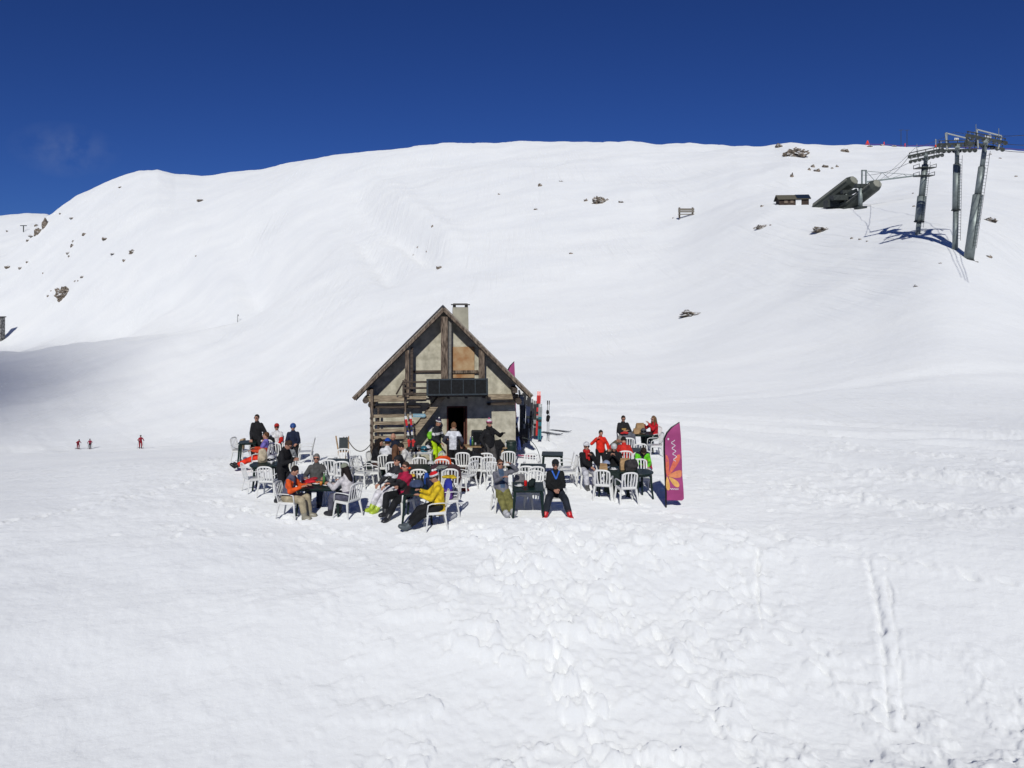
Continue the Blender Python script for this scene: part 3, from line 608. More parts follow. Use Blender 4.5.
sg = thing('blue_sign', 'small pale blue direction board with white script, fixed at the foot of the stair stringer', 'sign', (-2.25 - 0.68, 24.12, 1.64))
q = MB(); q.prism([(-0.21, -0.055), (0.16, -0.055), (0.21, -0.005), (0.16, 0.055), (-0.21, 0.055)], -0.015, 0.015); q.build('board', mat('pale_blue_paint', (0.22, 0.38, 0.46), 0.6), sg)
q = MB(); zz = [(-0.16 + k * 0.02, 0.02 * math.sin(k * 1.9)) for k in range(16)]
for (a, b_), (c, d_) in zip(zz, zz[1:]): q.beam((a, -0.018, b_), (c, -0.018, d_), 0.008, 0.008)
q.build('lettering', WHITEP, sg)
sg = thing('grey_sign', 'small grey plate under the stairs', 'sign', atz(413.5, 429, 24.3)); q = MB(); q.box((0, 0, 0), (0.16, 0.02, 0.09)); q.build('board', mat('grey_paint', (0.2, 0.22, 0.23)), sg)

# ================================================================== skis
def skis_obj(name, label, base, top, colours, group=None, n=2, sep=0.07, bind=True, w_=0.085, skew=0.12):
    base = Vector(base); top = Vector(top); t = thing(name, label, 'skis', base, 0, group); d = (top - base); L = d.length; dn = d.normalized()
    side = dn.cross(Vector((0, 1, 0))) if abs(dn.z) > 0.5 else dn.cross(Vector((0, 0, 1)))
    if side.length < 0.1: side = Vector((1, 0, 0))
    side.normalize(); nn = side.cross(dn)
    for k in range(n):
        s = MB(); o = side * ((k - (n - 1) / 2) * sep); sl = side * ((k - (n - 1) / 2) * skew * 0.5)
        N_ = 11; zs_ = [L * i / N_ for i in range(N_ + 1)]
        for i in range(N_):
            a = o + sl * (zs_[i] / L) + dn * zs_[i]; b_ = o + sl * (zs_[i + 1] / L) + dn * zs_[i + 1]
            ww = w_ * (0.85 if 3 < i < 8 else 1.0) * (0.72 if i == N_ - 1 else 1)
            up_ = nn * (0.0 if i < N_ - 1 else 0.05); s.beam(a, b_ + up_, ww, 0.018, nn, mi=min(len(colours) - 1, int(i * len(colours) / N_)))
        so_ = s.build('ski', [mat('ski_%02x%02x%02x' % tuple(int(c * 255) for c in q_), q_, 0.35, 0.08, spec=0.5) for q_ in colours], t)
        if bind:
            b2 = MB(); c_ = o + dn * (L * 0.45) + sl * .45
            for h_, nm in ((-0.14, 'toe_binding'), (0.12, 'heel_binding')): b2 = MB(); b2.box(c_ + dn * h_ - nn * 0.035, (0.07, 0.05, 0.08)); b2.build(nm, STEELD, so_)
    return t
RD = (0.6, 0.03, 0.03); WH = (0.7, 0.7, 0.7); BL = (0.03, 0.05, 0.22); TE = (0.02, 0.16, 0.20); DK = (0.03, 0.03, 0.035); GR = (0.3, 0.32, 0.33); PK = (0.55, 0.12, 0.2)
skis_obj('ski_pair', 'upright skis with red and blue bands and black tips, under the hut stairs', atz(412, 448, 23.55), atz(407.5, 412.5, 23.55), [GR, GR, GR, WH, BL, RD, RD, WH, DK], sep=0.10, w_=0.07)
def poles(name, label, base, top, m=None, group=None, n=2):
    base = Vector(base); top = Vector(top); t = thing(name, label, 'ski poles', base, 0, group); d = top - base
    for k in range(n):
        o = Vector((k * 0.07, 0, 0)); q = MB(); q.loft([o, o + d * 0.97], [0.009, 0.011], 8, (1, 0, 0)); p = q.build('pole', m or STEELD, t)
        g = MB(); g.cap(o + d * 0.92, 0.02, o + d, 0.022, 8); g.build('grip', mat('black_rubber', BLACK), p)
        g = MB(); g.loft([o + d * 0.05, o + d * 0.06], [0.045, 0.04], 10, (1, 0, 0)); g.build('basket', mat('black_rubber', BLACK), p)
    return t
pp = thing('glove_pair', 'pair of red mittens on top of two short poles, below the upright red skis', 'gloves', atz(411, 446, 23.3))
for k in (-1, 1):
    q = MB(); q.cap((k * 0.065, 0, 0.10), 0.04, (k * 0.065, 0, 0.16), 0.05); q.cap((k * 0.065 + 0.03, 0, 0.1), 0.02, (k * 0.065 + 0.055, 0, 0.14), 0.02); q.cap((k * 0.065, 0, 0.0), 0.03, (k * 0.065, 0, 0.1), 0.035); q.build('mitten', cloth((0.6, 0.04, 0.04)), pp, True)
    q = MB(); q.loft([(k * 0.065, 0, -0.7), (k * 0.065, 0, 0.02)], [0.01, 0.01], 8); q.build('pole', STEELD, pp)

SG = 'skis standing in the snow beside the hut'
sk_list = [
 (519, 447, 27.0, 512.5, 401, [BL, DK, WH, PK, BL], 'skis leaning on the hut corner, white middle with pink and blue tips'),
 (524, 438, 28.6, 520, 390, [DK, DK, GR, DK], 'dark skis leaning behind the hut eave, nearest to the wall'),
 (523, 441, 28.0, 524.5, 388, [DK, GR, DK, DK, DK], 'dark upright skis whose tips rise beside the eave tip'),
 (521, 444, 27.6, 522, 396, [DK, DK, DK, GR], 'black skis closest to the eave tip, tight against the wall'),
 (526, 440, 28.4, 529.5, 393, [DK, (0.02, 0.03, 0.08), DK], 'dark navy skis crossing the rack at a slant'),
 (535, 435, 30.2, 535.5, 401, [DK, GR, DK, DK], 'black and grey skis just left of the red tipped pair'),
 (528, 438, 29.2, 527.5, 396, [GR, DK, WH, DK], 'grey and white skis between the dark skis and the pale ones'),
 (530, 436, 29.8, 531.5, 399, [DK, DK, DK], 'slim black skis in the middle of the ski rack'),
 (533, 433, 30.6, 534, 397, [WH, GR, GR, WH], 'pale grey skis left of the tall red tipped skis'),
 (537.5, 433, 30.0, 539, 391.5, [RD, RD, GR, RD, DK, RD, RD], 'tall skis with bright red tips at the end of the row'),
 (539.5, 437, 29.6, 540.5, 404, [TE, TE, TE, GR, GR], 'teal skis standing against the tall red tipped skis'),
]
for (bx, by, d_, tx, ty, cols, lab) in sk_list:
    a = atz(bx, by, d_); b_ = atz(tx, ty, d_ + 0.15); a = a - (b_ - a).normalized() * 0.1
    skis_obj('ski_pair', lab, a, b_, cols, SG, sep=0.05, skew=0.05)
a = onsnow(547, 31.0); 
p_ = poles('ski_poles', 'upright ski poles with a dark glove on top, right of the teal skis', a, atz(547.5, 401, 31.0))
q = MB(); q.cap((0.03, 0, 0.95), 0.07, (0.05, 0, 1.08), 0.08); q.cap((0.02, 0, 1.24), 0.055, (0.02, 0, 1.32), 0.05); q.build('glove', cloth(BLACK), p_, True)
g0 = onsnow(542, 34.2); g1 = onsnow(561, 33.2)
skis_obj('ski_pair', 'black skis lying flat on the snow beyond the upright poles', g0 + Vector((0, 0, 0.06)), g1 + Vector((0, 0, 0.08)), [DK, DK, GR, DK], sep=0.12)
g0 = onsnow(551, 35.2); g1 = onsnow(570, 34.2)
skis_obj('ski_pair', 'grey and black skis lying on the snow, farthest right of the ski row', g0 + Vector((0, 0, 0.05)), g1 + Vector((0, 0, 0.06)), [GR, DK, DK, GR], sep=0.1)
g0 = atz(517, 447, 27.2); g0.z = gz(g0.x, g0.y) + .10; g1 = g0 + Vector((0.4, -0.35, 0.0))
skis_obj('ski_pair', 'short pink and black skis lying at the right corner of the hut', g0, g1 + Vector((0.3, 0, 0.02)), [PK, PK, DK], sep=0.08, bind=False)
# snow heaped against the hut's right side
sn = MB()
heap = [(0.75, 28.6, 0.5, 0.38), (0.95, 30.0, 0.8, 0.40), (0.5, 30.2, 0.5, 0.5), (1.3, 31.6, 0.9, 0.25)]
for (x_, y_, r_, h_) in heap:
    for k in range(1): sn.ell((x_, y_, gz(x_, y_) - 0.05), (r_ * 1.1, r_ * 1.3, h_ * 0.72), None, 22, lat=12)
o = sn.build('snow_heap', SNOW, None, True); tag(o, kind='structure')
md = o.modifiers.new('d', 'DISPLACE'); tx_ = bpy.data.textures.new('lumps', 'CLOUDS'); tx_.noise_scale = 0.35; md.texture = tx_; md.strength = 0.25
hp_ = thing('hoop', 'thin dark ski pole loop stuck in the snow at the hut corner', 'hoop', (0.35, 25.9, -0.3))
q = MB(); q.loft([(0.0 + 0.62 * math.sin(a_), 0, 0.9 * math.cos(a_) + 0.0) for a_ in [k * math.pi / 2 / 10 for k in range(11)]], [0.012] * 11, 6, (0, 1, 0)); q.build('rod', STEELD, hp_)

# ================================================================== feather flags
def flag(loc, H_, W_, label, yaw=0, detail=True):
    t = thing('feather_flag', label, 'flag', loc, yaw); k = H_ / 2.2
    pth = [(0, 0.0), (-0.0, 0.4), (-0.03, 1.0), (-0.055, 1.5), (-0.05, 1.78), (0.03, 1.93), (0.16, 2.06), (0.30, 2.14), (0.40, 2.20)]
    pth = [(a * k * W_, b_ * k) for a, b_ in pth]
    q = MB(); q.loft([(a, 0, b_) for a, b_ in pth], [0.022 * k, 0.024 * k, 0.024 * k, 0.024 * k, 0.024 * k, 0.022 * k, 0.02 * k, 0.016 * k, 0.012 * k], 8, (0, 1, 0)); q.build('flag_pole', mat('black_tube', BLACK, 0.4), t)
    PUR = mat('magenta_fabric', (0.38, 0.065, 0.20), 0.6, 0.10, 4, bump=0.2)
    def yy(x, z): return 0.025 * math.sin(z * 4.2 / k + x * 9) * (x / (0.45 * k * W_)) + 0.012 * math.sin(z * 9 / k)
    left = lambda z: np.interp(z, [b_ for a, b_ in pth], [a for a, b_ in pth])
    vs = []; fs = []; nz = 40; nx = 8; z0 = 0.20 * k
    rt_ = lambda z: (0.40 + 0.13 * max(0, (2.2 * k - z) / (2.0 * k)) ** 0.8) * k * W_
    for th_ in (0.003, -0.003):
        for i in range(nz + 1):
            z = z0 + (2.195 * k - z0) * i / nz
            for j in range(nx + 1):
                l_, r_ = left(z) + 0.01, rt_(z)
                if i == 0: r_ -= 0.05 * k
                x = l_ + (r_ - l_) * j / nx; vs.append((x, yy(x, z) + th_, z + (0.06 * k * (1 - i / nz) * 0 )))
    M1 = (nz + 1) * (nx + 1)
    for s_ in (0, 1):
        for i in range(nz):
            for j in range(nx): a = s_ * M1 + i * (nx + 1) + j; fs.append([a, a + 1, a + nx + 2, a + nx + 1])
    q = MB(); q.add(vs, fs); bn = q.build('banner', PUR, t, True)
    # printed flower and script, laid 4 mm in front of the fabric
    def patch(poly, m, name, lift=0.012):
        P_ = []; 
        for (x, z) in poly: x *= k * W_; z *= k; P_.append((x, yy(x, z) - lift, z))
        cx_ = sum(p[0] for p in P_) / len(P_); cz_ = sum(p[2] for p in P_) / len(P_)
        vs = [(cx_, yy(cx_, cz_) - lift, cz_)] + P_; n_ = len(P_)
        q = MB(); q.add(vs, [[0, i + 1, (i + 1) % n_ + 1] for i in range(n_)]); q.build(name, m, bn)
    if detail:
        OR = mat('orange_print', (0.75, 0.17, 0.10), 0.6); YE_ = mat('yellow_print', (0.78, 0.42, 0.12), 0.6); PE = mat('peach_print', (0.75, 0.27, 0.12), 0.6)
        def petal(cx_, cz_, ang, L_, w2, m, lift):
            pts = []
            for i in range(12):
                a_ = 2 * math.pi * i / 12; u_ = 0.5 + 0.5 * math.cos(a_); v_ = math.sin(a_) * w2 * (0.35 + 0.65 * u_)
                X_ = u_ * L_; x = cx_ + X_ * math.cos(R(ang)) - v_ * math.sin(R(ang)); z = cz_ + X_ * math.sin(R(ang)) + v_ * math.cos(R(ang))
                x = min(max(x, -0.01), 0.47); pts.append((x, z))
            patch(pts, m, 'petal', lift)
        petal(0.06, 0.80, 98, 0.58, 0.11, OR, 0.010); petal(0.08, 0.85, 58, 0.62, 0.11, OR, 0.013); petal(0.06, 0.83, 8, 0.48, 0.13, PE, 0.016); petal(0.08, 0.80, -38, 0.38, 0.10, YE_, 0.019); petal(0.03, 0.82, -85, 0.36, 0.08, YE_, 0.022)
        WP = mat('white_print', (0.7, 0.62, 0.68), 0.6)
        def script(pts, w2, name):
            q = MB()
            for (a, b_), (c, d_) in zip(pts, pts[1:]):
                a, c = a * k * W_, c * k * W_; b2, d2 = b_ * k, d_ * k; q.beam((a, yy(a, b2) - 0.014, b2), (c, yy(c, d2) - 0.014, d2), 0.004, w2 * k, (0, 1, 0)) if False else q.box(((a + c) / 2, (yy(a, b2) + yy(c, d2)) / 2 - 0.014, (b2 + d2) / 2), (math.hypot(c - a, d2 - b2) + 0.008, 0.003, w2 * k), Matrix.Rotation(-math.atan2(d2 - b2, c - a), 3, 'Y'))
            q.build(name, WP, bn)
        script([(0.20 + 0.055 * math.cos(i * 1.25) + i * 0.004, 1.74 - i * 0.028) for i in range(20)], 0.018, 'script')
        script([(0.12 + 0.014 * i, 0.50 + 0.018 * math.sin(i * 1.7)) for i in range(18)], 0.014, 'script')
        patch([(0.065 + 0.03 * math.cos(a_), 1.77 + 0.03 * math.sin(a_)) for a_ in [i * 0.785 for i in range(8)]], WP, 'dot', 0.014)
    return t
flag(onsnow(666, 19.4), 2.2, 0.86, 'tall magenta feather flag with orange flower at the right edge of the terrace')
flag(onsnow(507.5, 36), 3.15, 0.56, 'magenta feather flag standing behind the hut, only its top showing over the roof', detail=False)

# ================================================================== terrace furniture and guests
CG = 'guests on the terrace'
LG = (0.32, 0.33, 0.33); TAN = (0.42, 0.30, 0.19); CRIM = (0.36, 0.012, 0.05); YEL = (0.72, 0.50, 0.02); LIME = (0.42, 0.62, 0.01); OLIVE = (0.16, 0.145, 0.05)
WHT = (0.68, 0.68, 0.70); ORG = (0.75, 0.10, 0.015); BROWNH = (0.10, 0.045, 0.018); BRT = (0.055, 0.03, 0.025); BEIGE = (0.36, 0.29, 0.19)
BR = (0.60, 0.02, 0.015)

def draped(px, d, z, yaw, w_, h_, col, label, col2=None, arms=True, name='draped_jacket', cat='jacket', thick=0.09):
    loc = onsnow(px, d); t = thing(name, label, cat, loc, yaw); b = MB()
    b.loft([(0, 0.0, z), (0, 0.03, z - 0.07), (0, 0.055, z - h_ * 0.5), (0, 0.06, z - h_)], [(w_ * 0.42, thick * 0.5), (w_ * 0.5, thick), (w_ * 0.48, thick * 0.9), (w_ * 0.42, thick * 0.7)], 14, (1, 0, 0))
    b.cap((-w_ * 0.25, 0, z + 0.01), 0.05, (w_ * 0.25, 0, z + 0.01), 0.05)
    if arms:
        for s in (1, -1): b.cap((s * w_ * 0.42, 0.02, z - 0.05), 0.06, (s * w_ * 0.56, 0.05, z - h_ * 0.85), 0.045)
    for k in range(9): b.ell((random.uniform(-.4, .4) * w_, 0.06 + random.uniform(-.04, .06), z - random.uniform(0.1, 0.9) * h_), (0.06, 0.05, 0.09), None, 8, lat=5)
    blob('cloth', b, [cloth(col), cloth(col2 or col)], t, 0.022, (lambda c, z=z: 1 if abs(c.x) < 0.06 else 0) if col2 else None); return t
def bag(px, d, z, yaw, col, label, w_=0.30, h_=0.42, dep=0.18, straps=True, col2=None):
    loc = onsnow(px, d); loc.z += z; t = thing('backpack', label, 'backpack', loc, yaw); b = MB()
    b.loft([(0, 0, 0.0), (0, 0, 0.05), (0, 0, h_ * 0.6), (0, 0.02, h_ * 0.92), (0, 0.03, h_)], [(w_ * 0.42, dep * 0.4), (w_ * 0.5, dep * 0.5), (w_ * 0.48, dep * 0.48), (w_ * 0.36, dep * 0.36), (w_ * 0.15, dep * 0.15)], 14, (1, 0, 0)); b.ell((0, -dep * 0.45, h_ * 0.3), (w_ * 0.35, 0.06, h_ * 0.22))
    blob('pack_body', b, [cloth(col), cloth(col2 or col)], t, 0.02, (lambda c, h_=h_: 1 if c.z < h_ * 0.5 else 0) if col2 else None)
    for s in (1, -1):
        q = MB(); q.loft([(s * 0.08, dep * 0.42, 0.06), (s * 0.10, dep * 0.42 + 0.07, h_ * 0.5), (s * 0.06, dep * 0.35, h_ * 0.88)], [(0.022, 0.006)] * 3, 8, (1, 0, 0)); q.build('strap', cloth(BLACK), t)
    return t
def paperbag(px, d, z, label, w_=0.30, h_=0.34, yaw=10):
    loc = onsnow(px, d); loc.z += z; t = thing('paper_bag', label, 'bag', loc, yaw); b = MB()
    N_ = 4; vs = []
    for i, zz_ in enumerate((0, h_ * 0.45, h_ * 0.85, h_)):
        for (x, y) in ((-1, -1), (0, -1.1), (1, -1), (1, 1), (0, 1.1), (-1, 1)):
            vs.append((x * w_ / 2 * (1 - 0.04 * i) + random.uniform(-.012, .012), y * 0.085 * (1 - 0.12 * i) + random.uniform(-.012, .012), zz_ + random.uniform(-.012, .012)))
    fs = [[i * 6 + k, i * 6 + (k + 1) % 6, i * 6 + 6 + (k + 1) % 6, i * 6 + 6 + k] for i in range(3) for k in range(6)] + [[5, 4, 3, 2, 1, 0], [18, 19, 20, 21, 22, 23]]
    b.add(vs, fs); b.build('paper', KRAFT, t, bevel=0.004); f = MB(); f.box((0, -0.0, h_ + 0.02), (w_ * 0.85, 0.03, 0.05), Matrix.Rotation(0.3, 3, 'X')); f.build('fold', KRAFT, t); return t
def helmet(px, d, z, col, label, name='ski_helmet', goggles=True, yaw=0):
    loc = onsnow(px, d); loc.z += z; t = thing(name, label, 'helmet', loc, yaw); b = MB(); b.ell((0, 0, 0.07), (0.11, 0.135, 0.12), None, 16, lat=10, zmin=-0.55); b.build('shell', mat('shell_%02x%02x%02x' % tuple(int(c * 255) for c in col), col, 0.3, 0.05, spec=0.5), t, True)
    if goggles: g = MB(); g.ell((0, -0.12, 0.08), (0.085, 0.035, 0.04), None, 12, lat=8); g.build('goggles', M_LENS, t, True); g = MB(); g.loft([(0, 0, 0.075), (0, 0, 0.105)], [(0.114, 0.139), (0.112, 0.137)], 16, (1, 0, 0)); g.build('strap', cloth(BLACK), t)
    return t
def small(kind, px, d, z, label, col=None, cat=None, group=None):
    loc = onsnow(px, d); loc.z += z
    if kind == 'can':
        t = thing('drink_can', label, 'can', loc, 0, group); b = MB(); b.loft([(0, 0, 0), (0, 0, 0.008), (0, 0, 0.125), (0, 0, 0.14)], [0.028, 0.036, 0.036, 0.028], 14, (1, 0, 0)); b.build('can_body', CAN, t, True); b = MB(); b.loft([(0, 0, 0.14), (0, 0, 0.144)], [0.027, 0.025], 14, (1, 0, 0)); b.build('lid', STEEL, t)
    elif kind == 'bottle':
        t = thing('bottle', label, 'bottle', loc, 0, group); b = MB(); b.loft([(0, 0, 0), (0, 0, 0.17), (0, 0, 0.21), (0, 0, 0.27)], [0.036, 0.036, 0.016, 0.014], 12, (1, 0, 0)); b.build('glass_body', mat('bottle_%02x' % int(col[1] * 255), col, 0.15, 0.05, spec=0.6), t, True); b = MB(); b.loft([(0, 0, 0.27), (0, 0, 0.29)], [0.016, 0.016], 10, (1, 0, 0)); b.build('cap', WHITEP, t)
    elif kind == 'plate':
        t = thing('plate', label, 'plate', loc, 0, group); b = MB(); b.loft([(0, 0, 0.001), (0, 0, 0.006), (0, 0, 0.02)], [0.06, 0.08, 0.12], 20, (1, 0, 0)); b.build('dish', WHITEP, t, True); b = MB()
        for k in range(6): b.ell((random.uniform(-.05, .05), random.uniform(-.05, .05), 0.035), (0.03, 0.028, 0.02), None, 8, lat=5)
        b.build('food', mat('food_%02x%02x' % (int(col[0] * 255), int(col[1] * 255)), col, 0.7, 0.3), t, True)
    elif kind == 'bowl':
        t = thing('bowl', label, 'bowl', loc, 0, group); b = MB(); b.loft([(0, 0, 0), (0, 0, 0.02), (0, 0, 0.07), (0, 0, 0.072), (0, 0, 0.03)], [0.05, 0.075, 0.10, 0.092, 0.06], 18, (1, 0, 0)); b.build('dish', mat('bowl_%02x' % int(col[2] * 255), col, 0.3), t, True)
    elif kind == 'cup':
        t = thing('cup', label, 'cup', loc, 0, group); b = MB(); b.loft([(0, 0, 0), (0, 0, 0.09), (0, 0, 0.092), (0, 0, 0.02)], [0.028, 0.038, 0.034, 0.024], 12, (1, 0, 0)); b.build('cup_wall', mat('cup_%02x' % int(col[1] * 255), col, 0.4), t, True)
    elif kind == 'bundle':
        t = thing('folded_scarf', label, cat or 'cloth', loc, 20, group); b = MB()
        for k in range(7): b.ell((random.uniform(-.13, .13), random.uniform(-.07, .07), 0.03 + random.uniform(0, .03)), (0.09, 0.06, 0.035), None, 10, lat=6)
        blob('cloth', b, [cloth(col)], t, 0.014)
    return t
TZ = 0.745

# ---- far left group
person(257, 26.4, -8, 'person standing in black jacket and sunglasses at the back left of the terrace', glasses=True, hands=[(0.26, -0.06, 0.86), (-0.10, -0.22, 0.88)], bulk=1.05, hair=(0.02, 0.012, 0.01), feet=[(0.09, 0, .08), (-0.09, .03, .08)])
chair(240.5, 27.2, 78, 'white chair with a tan jacket on it at the far left')
draped(243.5, 27.0, 0.80, 78, 0.26, 0.34, TAN, 'tan jacket slung on the white chair at the back left', arms=False)
table(248, 26.2, 12, 0.6, 0.6, 'green table behind the reclining person in red trousers')
seat(260.5, 24.6, -84, 'person leaning back in purple and orange jacket, red trousered legs stretched out left', 'white chair under the reclining person in red trousers', jacket=(0.55, 0.06, 0.02), j2=(0.16, 0.13, 0.42), j2mode='top', trousers=(0.72, 0.035, 0.012), boots=(0.012, 0.014, 0.014), lean=-14, hp=10, hair=BROWNH, glasses=False, feet=[(0.20, -0.98, 0.16), (-0.14, -0.92, 0.12)], hands=[(0.14, -0.22, 0.72), (-0.14, -0.20, 0.75)])
chair(268, 26.6, 185, 'white chair under a black jacket, left of the person in the red cap')
draped(267.5, 26.6, 0.90, 5, 0.44, 0.52, BLACK, 'black jacket over the chair back beside the person in the red cap')
seat(276.5, 27.3, 8, 'person in a red cap and white jacket with red cuffs', 'white chair of the person in the red cap', jacket=WHT, j2=BR, j2mode='lower', trousers=BLACK, hat='cap', hatc=(0.45, 0.02, 0.015), glasses=True)
chair(277.5, 25.4, 176, 'white chair with rounded back, in front of the person in the red cap')
seat(293, 27.0, 12, 'person in navy jacket and blue helmet right of the red capped person', 'white chair of the person in the blue helmet', jacket=NAVY, trousers=BLACK, hat='helmet', hatc=(0.02, 0.07, 0.26), lean=3)
chair(306, 26.0, -82, 'empty white chair facing left beside the person in the blue helmet')
person(282.5, 20.1, 78, 'person standing in black looking down at both hands, behind the orange sleeved person', hp=32, lean=8, hands=[(0.08, -0.32, 1.16), (-0.08, -0.34, 1.14)], glasses=True, hair=(0.05, 0.03, 0.02), feet=[(0.10, -0.08, .08), (-0.10, 0.10, .08)], bulk=1.05)
seat(288, 22.4, 200, 'person with reddish brown hair in a beige coat, seated behind the standing one in black', 'white chair of the person in the beige coat', jacket=LG, j2=(0.5, 0.47, 0.40), j2mode='bottom', trousers=BEIGE, hair=(0.22, 0.085, 0.03), longhair=False, glasses=False, hp=25, lean=15)
table(265, 21.7, 8, 0.85, 0.85, 'round green table of the far left group with a beige backpack on it', 'round')
bag(262.5, 21.9, TZ, 20, (0.50, 0.42, 0.30), 'beige backpack standing on the round green table', 0.28, 0.40)
chair(253, 21.3, 128, 'white chair turned away at the left side of the round green table')
chair(269, 20.75, 174, 'white chair with fan shaped back seen from behind, in front of the round green table')
small('cup', 271.5, 21.6, TZ, 'white cup at the right of the backpack on the round table', (0.7, 0.7, 0.7)); helmet(271, 22.0, TZ, WHT, 'white helmet on the round green table behind the cup')
# ---- food table
table(322, 18.75, -3, 1.10, 0.80, 'green table laden with food and bottles on the left of the terrace')
seat(316.5, 19.9, 6, 'grey haired person in grey sweater and sunglasses facing the camera behind the food table', 'white chair of the grey haired person', jacket=(0.085, 0.085, 0.083), trousers=(0.03, 0.04, 0.07), hair=(0.16, 0.15, 0.14), hands=[(0.24, -0.42, 0.80), (-0.20, -0.40, 0.80)], bulk=1.05, py=0.02, pz=0.55)
seat(289.5, 18.35, 82, 'person in slate vest with orange sleeves and beige trousers left of the food table', 'white chair of the person with orange sleeves', jacket=(0.10, 0.10, 0.15), j2=ORG, j2mode='sleeves', trousers=(0.40, 0.34, 0.23), boots=(0.30, 0.28, 0.22), hair=(0.015, 0.01, 0.01), glasses=False, lean=14, hp=12, hands=[(0.14, -0.38, 0.78), (-0.18, -0.36, 0.80)])
seat(348, 18.35, -122, 'person in grey green beanie and pale jacket seen from behind at the food table', 'white chair in the foreground holding the person in the grey green beanie', jacket=(0.60, 0.57, 0.58), j2=(0.11, 0.10, 0.14), j2mode='bottom', trousers=(0.10, 0.10, 0.14), hat='beanie', hatc=(0.27, 0.29, 0.22), hair=(0.015, 0.01, 0.01), longhair=True, glasses=False, lean=14, hands=[(0.22, -0.42, 0.80), (-0.18, -0.38, 0.80)])
small('bundle', 309, 18.8, TZ, 'red scarf bunched up on the left of the food table', (0.60, 0.02, 0.03), 'scarf')
small('bundle', 314, 19.0, TZ, 'dark red cloth next to the red scarf on the food table', (0.42, 0.02, 0.03), 'cloth')
small('bottle', 302, 18.8, TZ, 'clear bottle at the far left end of the food table', (0.45, 0.5, 0.5)); small('bottle', 326, 19.0, TZ, 'clear bottle in front of the grey haired person', (0.5, 0.55, 0.5)); small('bottle', 324, 18.8, TZ, 'small green bottle next to the clear bottle', (0.08, 0.22, 0.06))
small('plate', 327.5, 18.6, TZ, 'plate of bread and orange snacks in the middle of the food table', (0.62, 0.36, 0.16)); small('plate', 317, 18.8, TZ, 'plate of red snacks beside the scarf', (0.6, 0.16, 0.05)); small('plate', 334, 18.7, TZ, 'plate of pale food near the blue bowl', (0.5, 0.4, 0.38)); small('bowl', 340.5, 18.7, TZ, 'dark blue bowl at the right end of the food table', (0.015, 0.025, 0.13)); small('cup', 321, 18.6, TZ, 'orange cup on the food table', (0.7, 0.25, 0.05)); small('cup', 330.5, 19.0, TZ, 'white cup on the food table', (0.72, 0.72, 0.72))
# ---- second row
table(338, 22.3, -4, 0.82, 0.75, 'green table with two white chairs, behind the food table')
chair(333, 21.75, 172, 'white chair pushed under the table behind the food table, left one'); chair(342.5, 21.7, 186, 'white chair pushed under the table behind the food table, right one, by the beanie')
chair(342, 23.3, 4, 'white chair facing the camera behind the table with the easel behind it')
e = thing('easel_board', 'wooden easel with dark board standing left of the hut', 'easel', onsnow(343, 26.2), 6)
q = MB(); q.box((0.02, -0.02, 0.66), (0.30, 0.025, 0.46), Matrix.Rotation(R(-8), 3, 'X')); q.build('board', mat('slate_board', (0.035, 0.045, 0.05), 0.6), e)
q = MB(); q.beam((-0.24, 0.0, 0.95), (-0.08, -0.06, 0.0), 0.045, 0.03); q.build('leg', LIGHTWOOD, e); q = MB(); q.beam((0.19, 0.02, 0.93), (0.19, -0.06, 0), 0.035, 0.03); q.build('leg', LIGHTWOOD, e); q = MB(); q.beam((-0.15, -0.05, 0.41), (0.21, -0.05, 0.41), 0.03, 0.04); q.build('ledge', LIGHTWOOD, e); q = MB(); q.beam((0.02, 0.04, 0.9), (0.05, 0.34, 0), 0.03, 0.03); q.build('leg', LIGHTWOOD, e)
ra = atz(346.5, 437, 26.2); rb = atz(371, 443.5, 24.35); pts = []
for k in range(21): t_ = k / 20; p = ra.lerp(rb, t_); p.z -= 0.40 * 4 * t_ * (1 - t_) * 0.9; pts.append(p)
q = MB(); q.loft(pts, [0.016] * 21, 6, (0, 1, 0)); tag(q.build('rope', ROPE, None, True), 'dark rope sagging from the easel to the hut corner post', 'rope')
chair(362, 22.1, 70, 'front one of two empty side-on white chairs left of the stairs group'); chair(357.5, 22.9, 95, 'rear one of two empty side-on white chairs left of the stairs group')
chair(371, 22.3, 100, 'white chair with a dark bag, left of the bushy haired person'); bag(369.5, 22.5, 0.45, 60, (0.02, 0.03, 0.03), 'small dark bag on the chair left of the bushy haired person', 0.22, 0.24, 0.14)
# ---- group beside the stairs
seat(377, 23.1, 80, 'person with bushy dark hair in black jacket and brown trousers, leftmost by the stairs', 'white chair of the bushy haired person by the stairs', trousers=BRT, hair=(0.012, 0.008, 0.006), longhair=True, glasses=False, lean=10, hp=8, hands=[(0.15, -0.42, 0.82), (-0.12, -0.36, 0.8)])
seat(387, 22.9, 176, 'person in blue beanie and white shouldered dark jacket seen from behind', 'white chair with the person in the blue beanie, back to the camera', jacket=(0.035, 0.037, 0.05), j2=WHT, j2mode='top', hat='beanie', hatc=(0.01, 0.07, 0.38), glasses=False, lean=12, hands=[(0.18, -0.42, 0.8), (-0.18, -0.42, 0.8)])
seat(394, 24.3, -20, 'bald red faced person in navy jacket at the back of the table by the stairs', 'white chair of the bald person', jacket=(0.012, 0.016, 0.035), hair=None, glasses=False, hp=10, lean=6, bulk=1.12, hands=[(0.16, -0.42, 0.8), (-0.16, -0.42, 0.8)])
seat(395, 21.6, 178, 'person with brown hair in a long black coat seen from behind', 'white chair under the person in the long black coat', jacket=(0.012, 0.013, 0.014), hair=(0.13, 0.06, 0.03), longhair=True, glasses=False, bulk=1.15, jlen=0.12, lean=8)
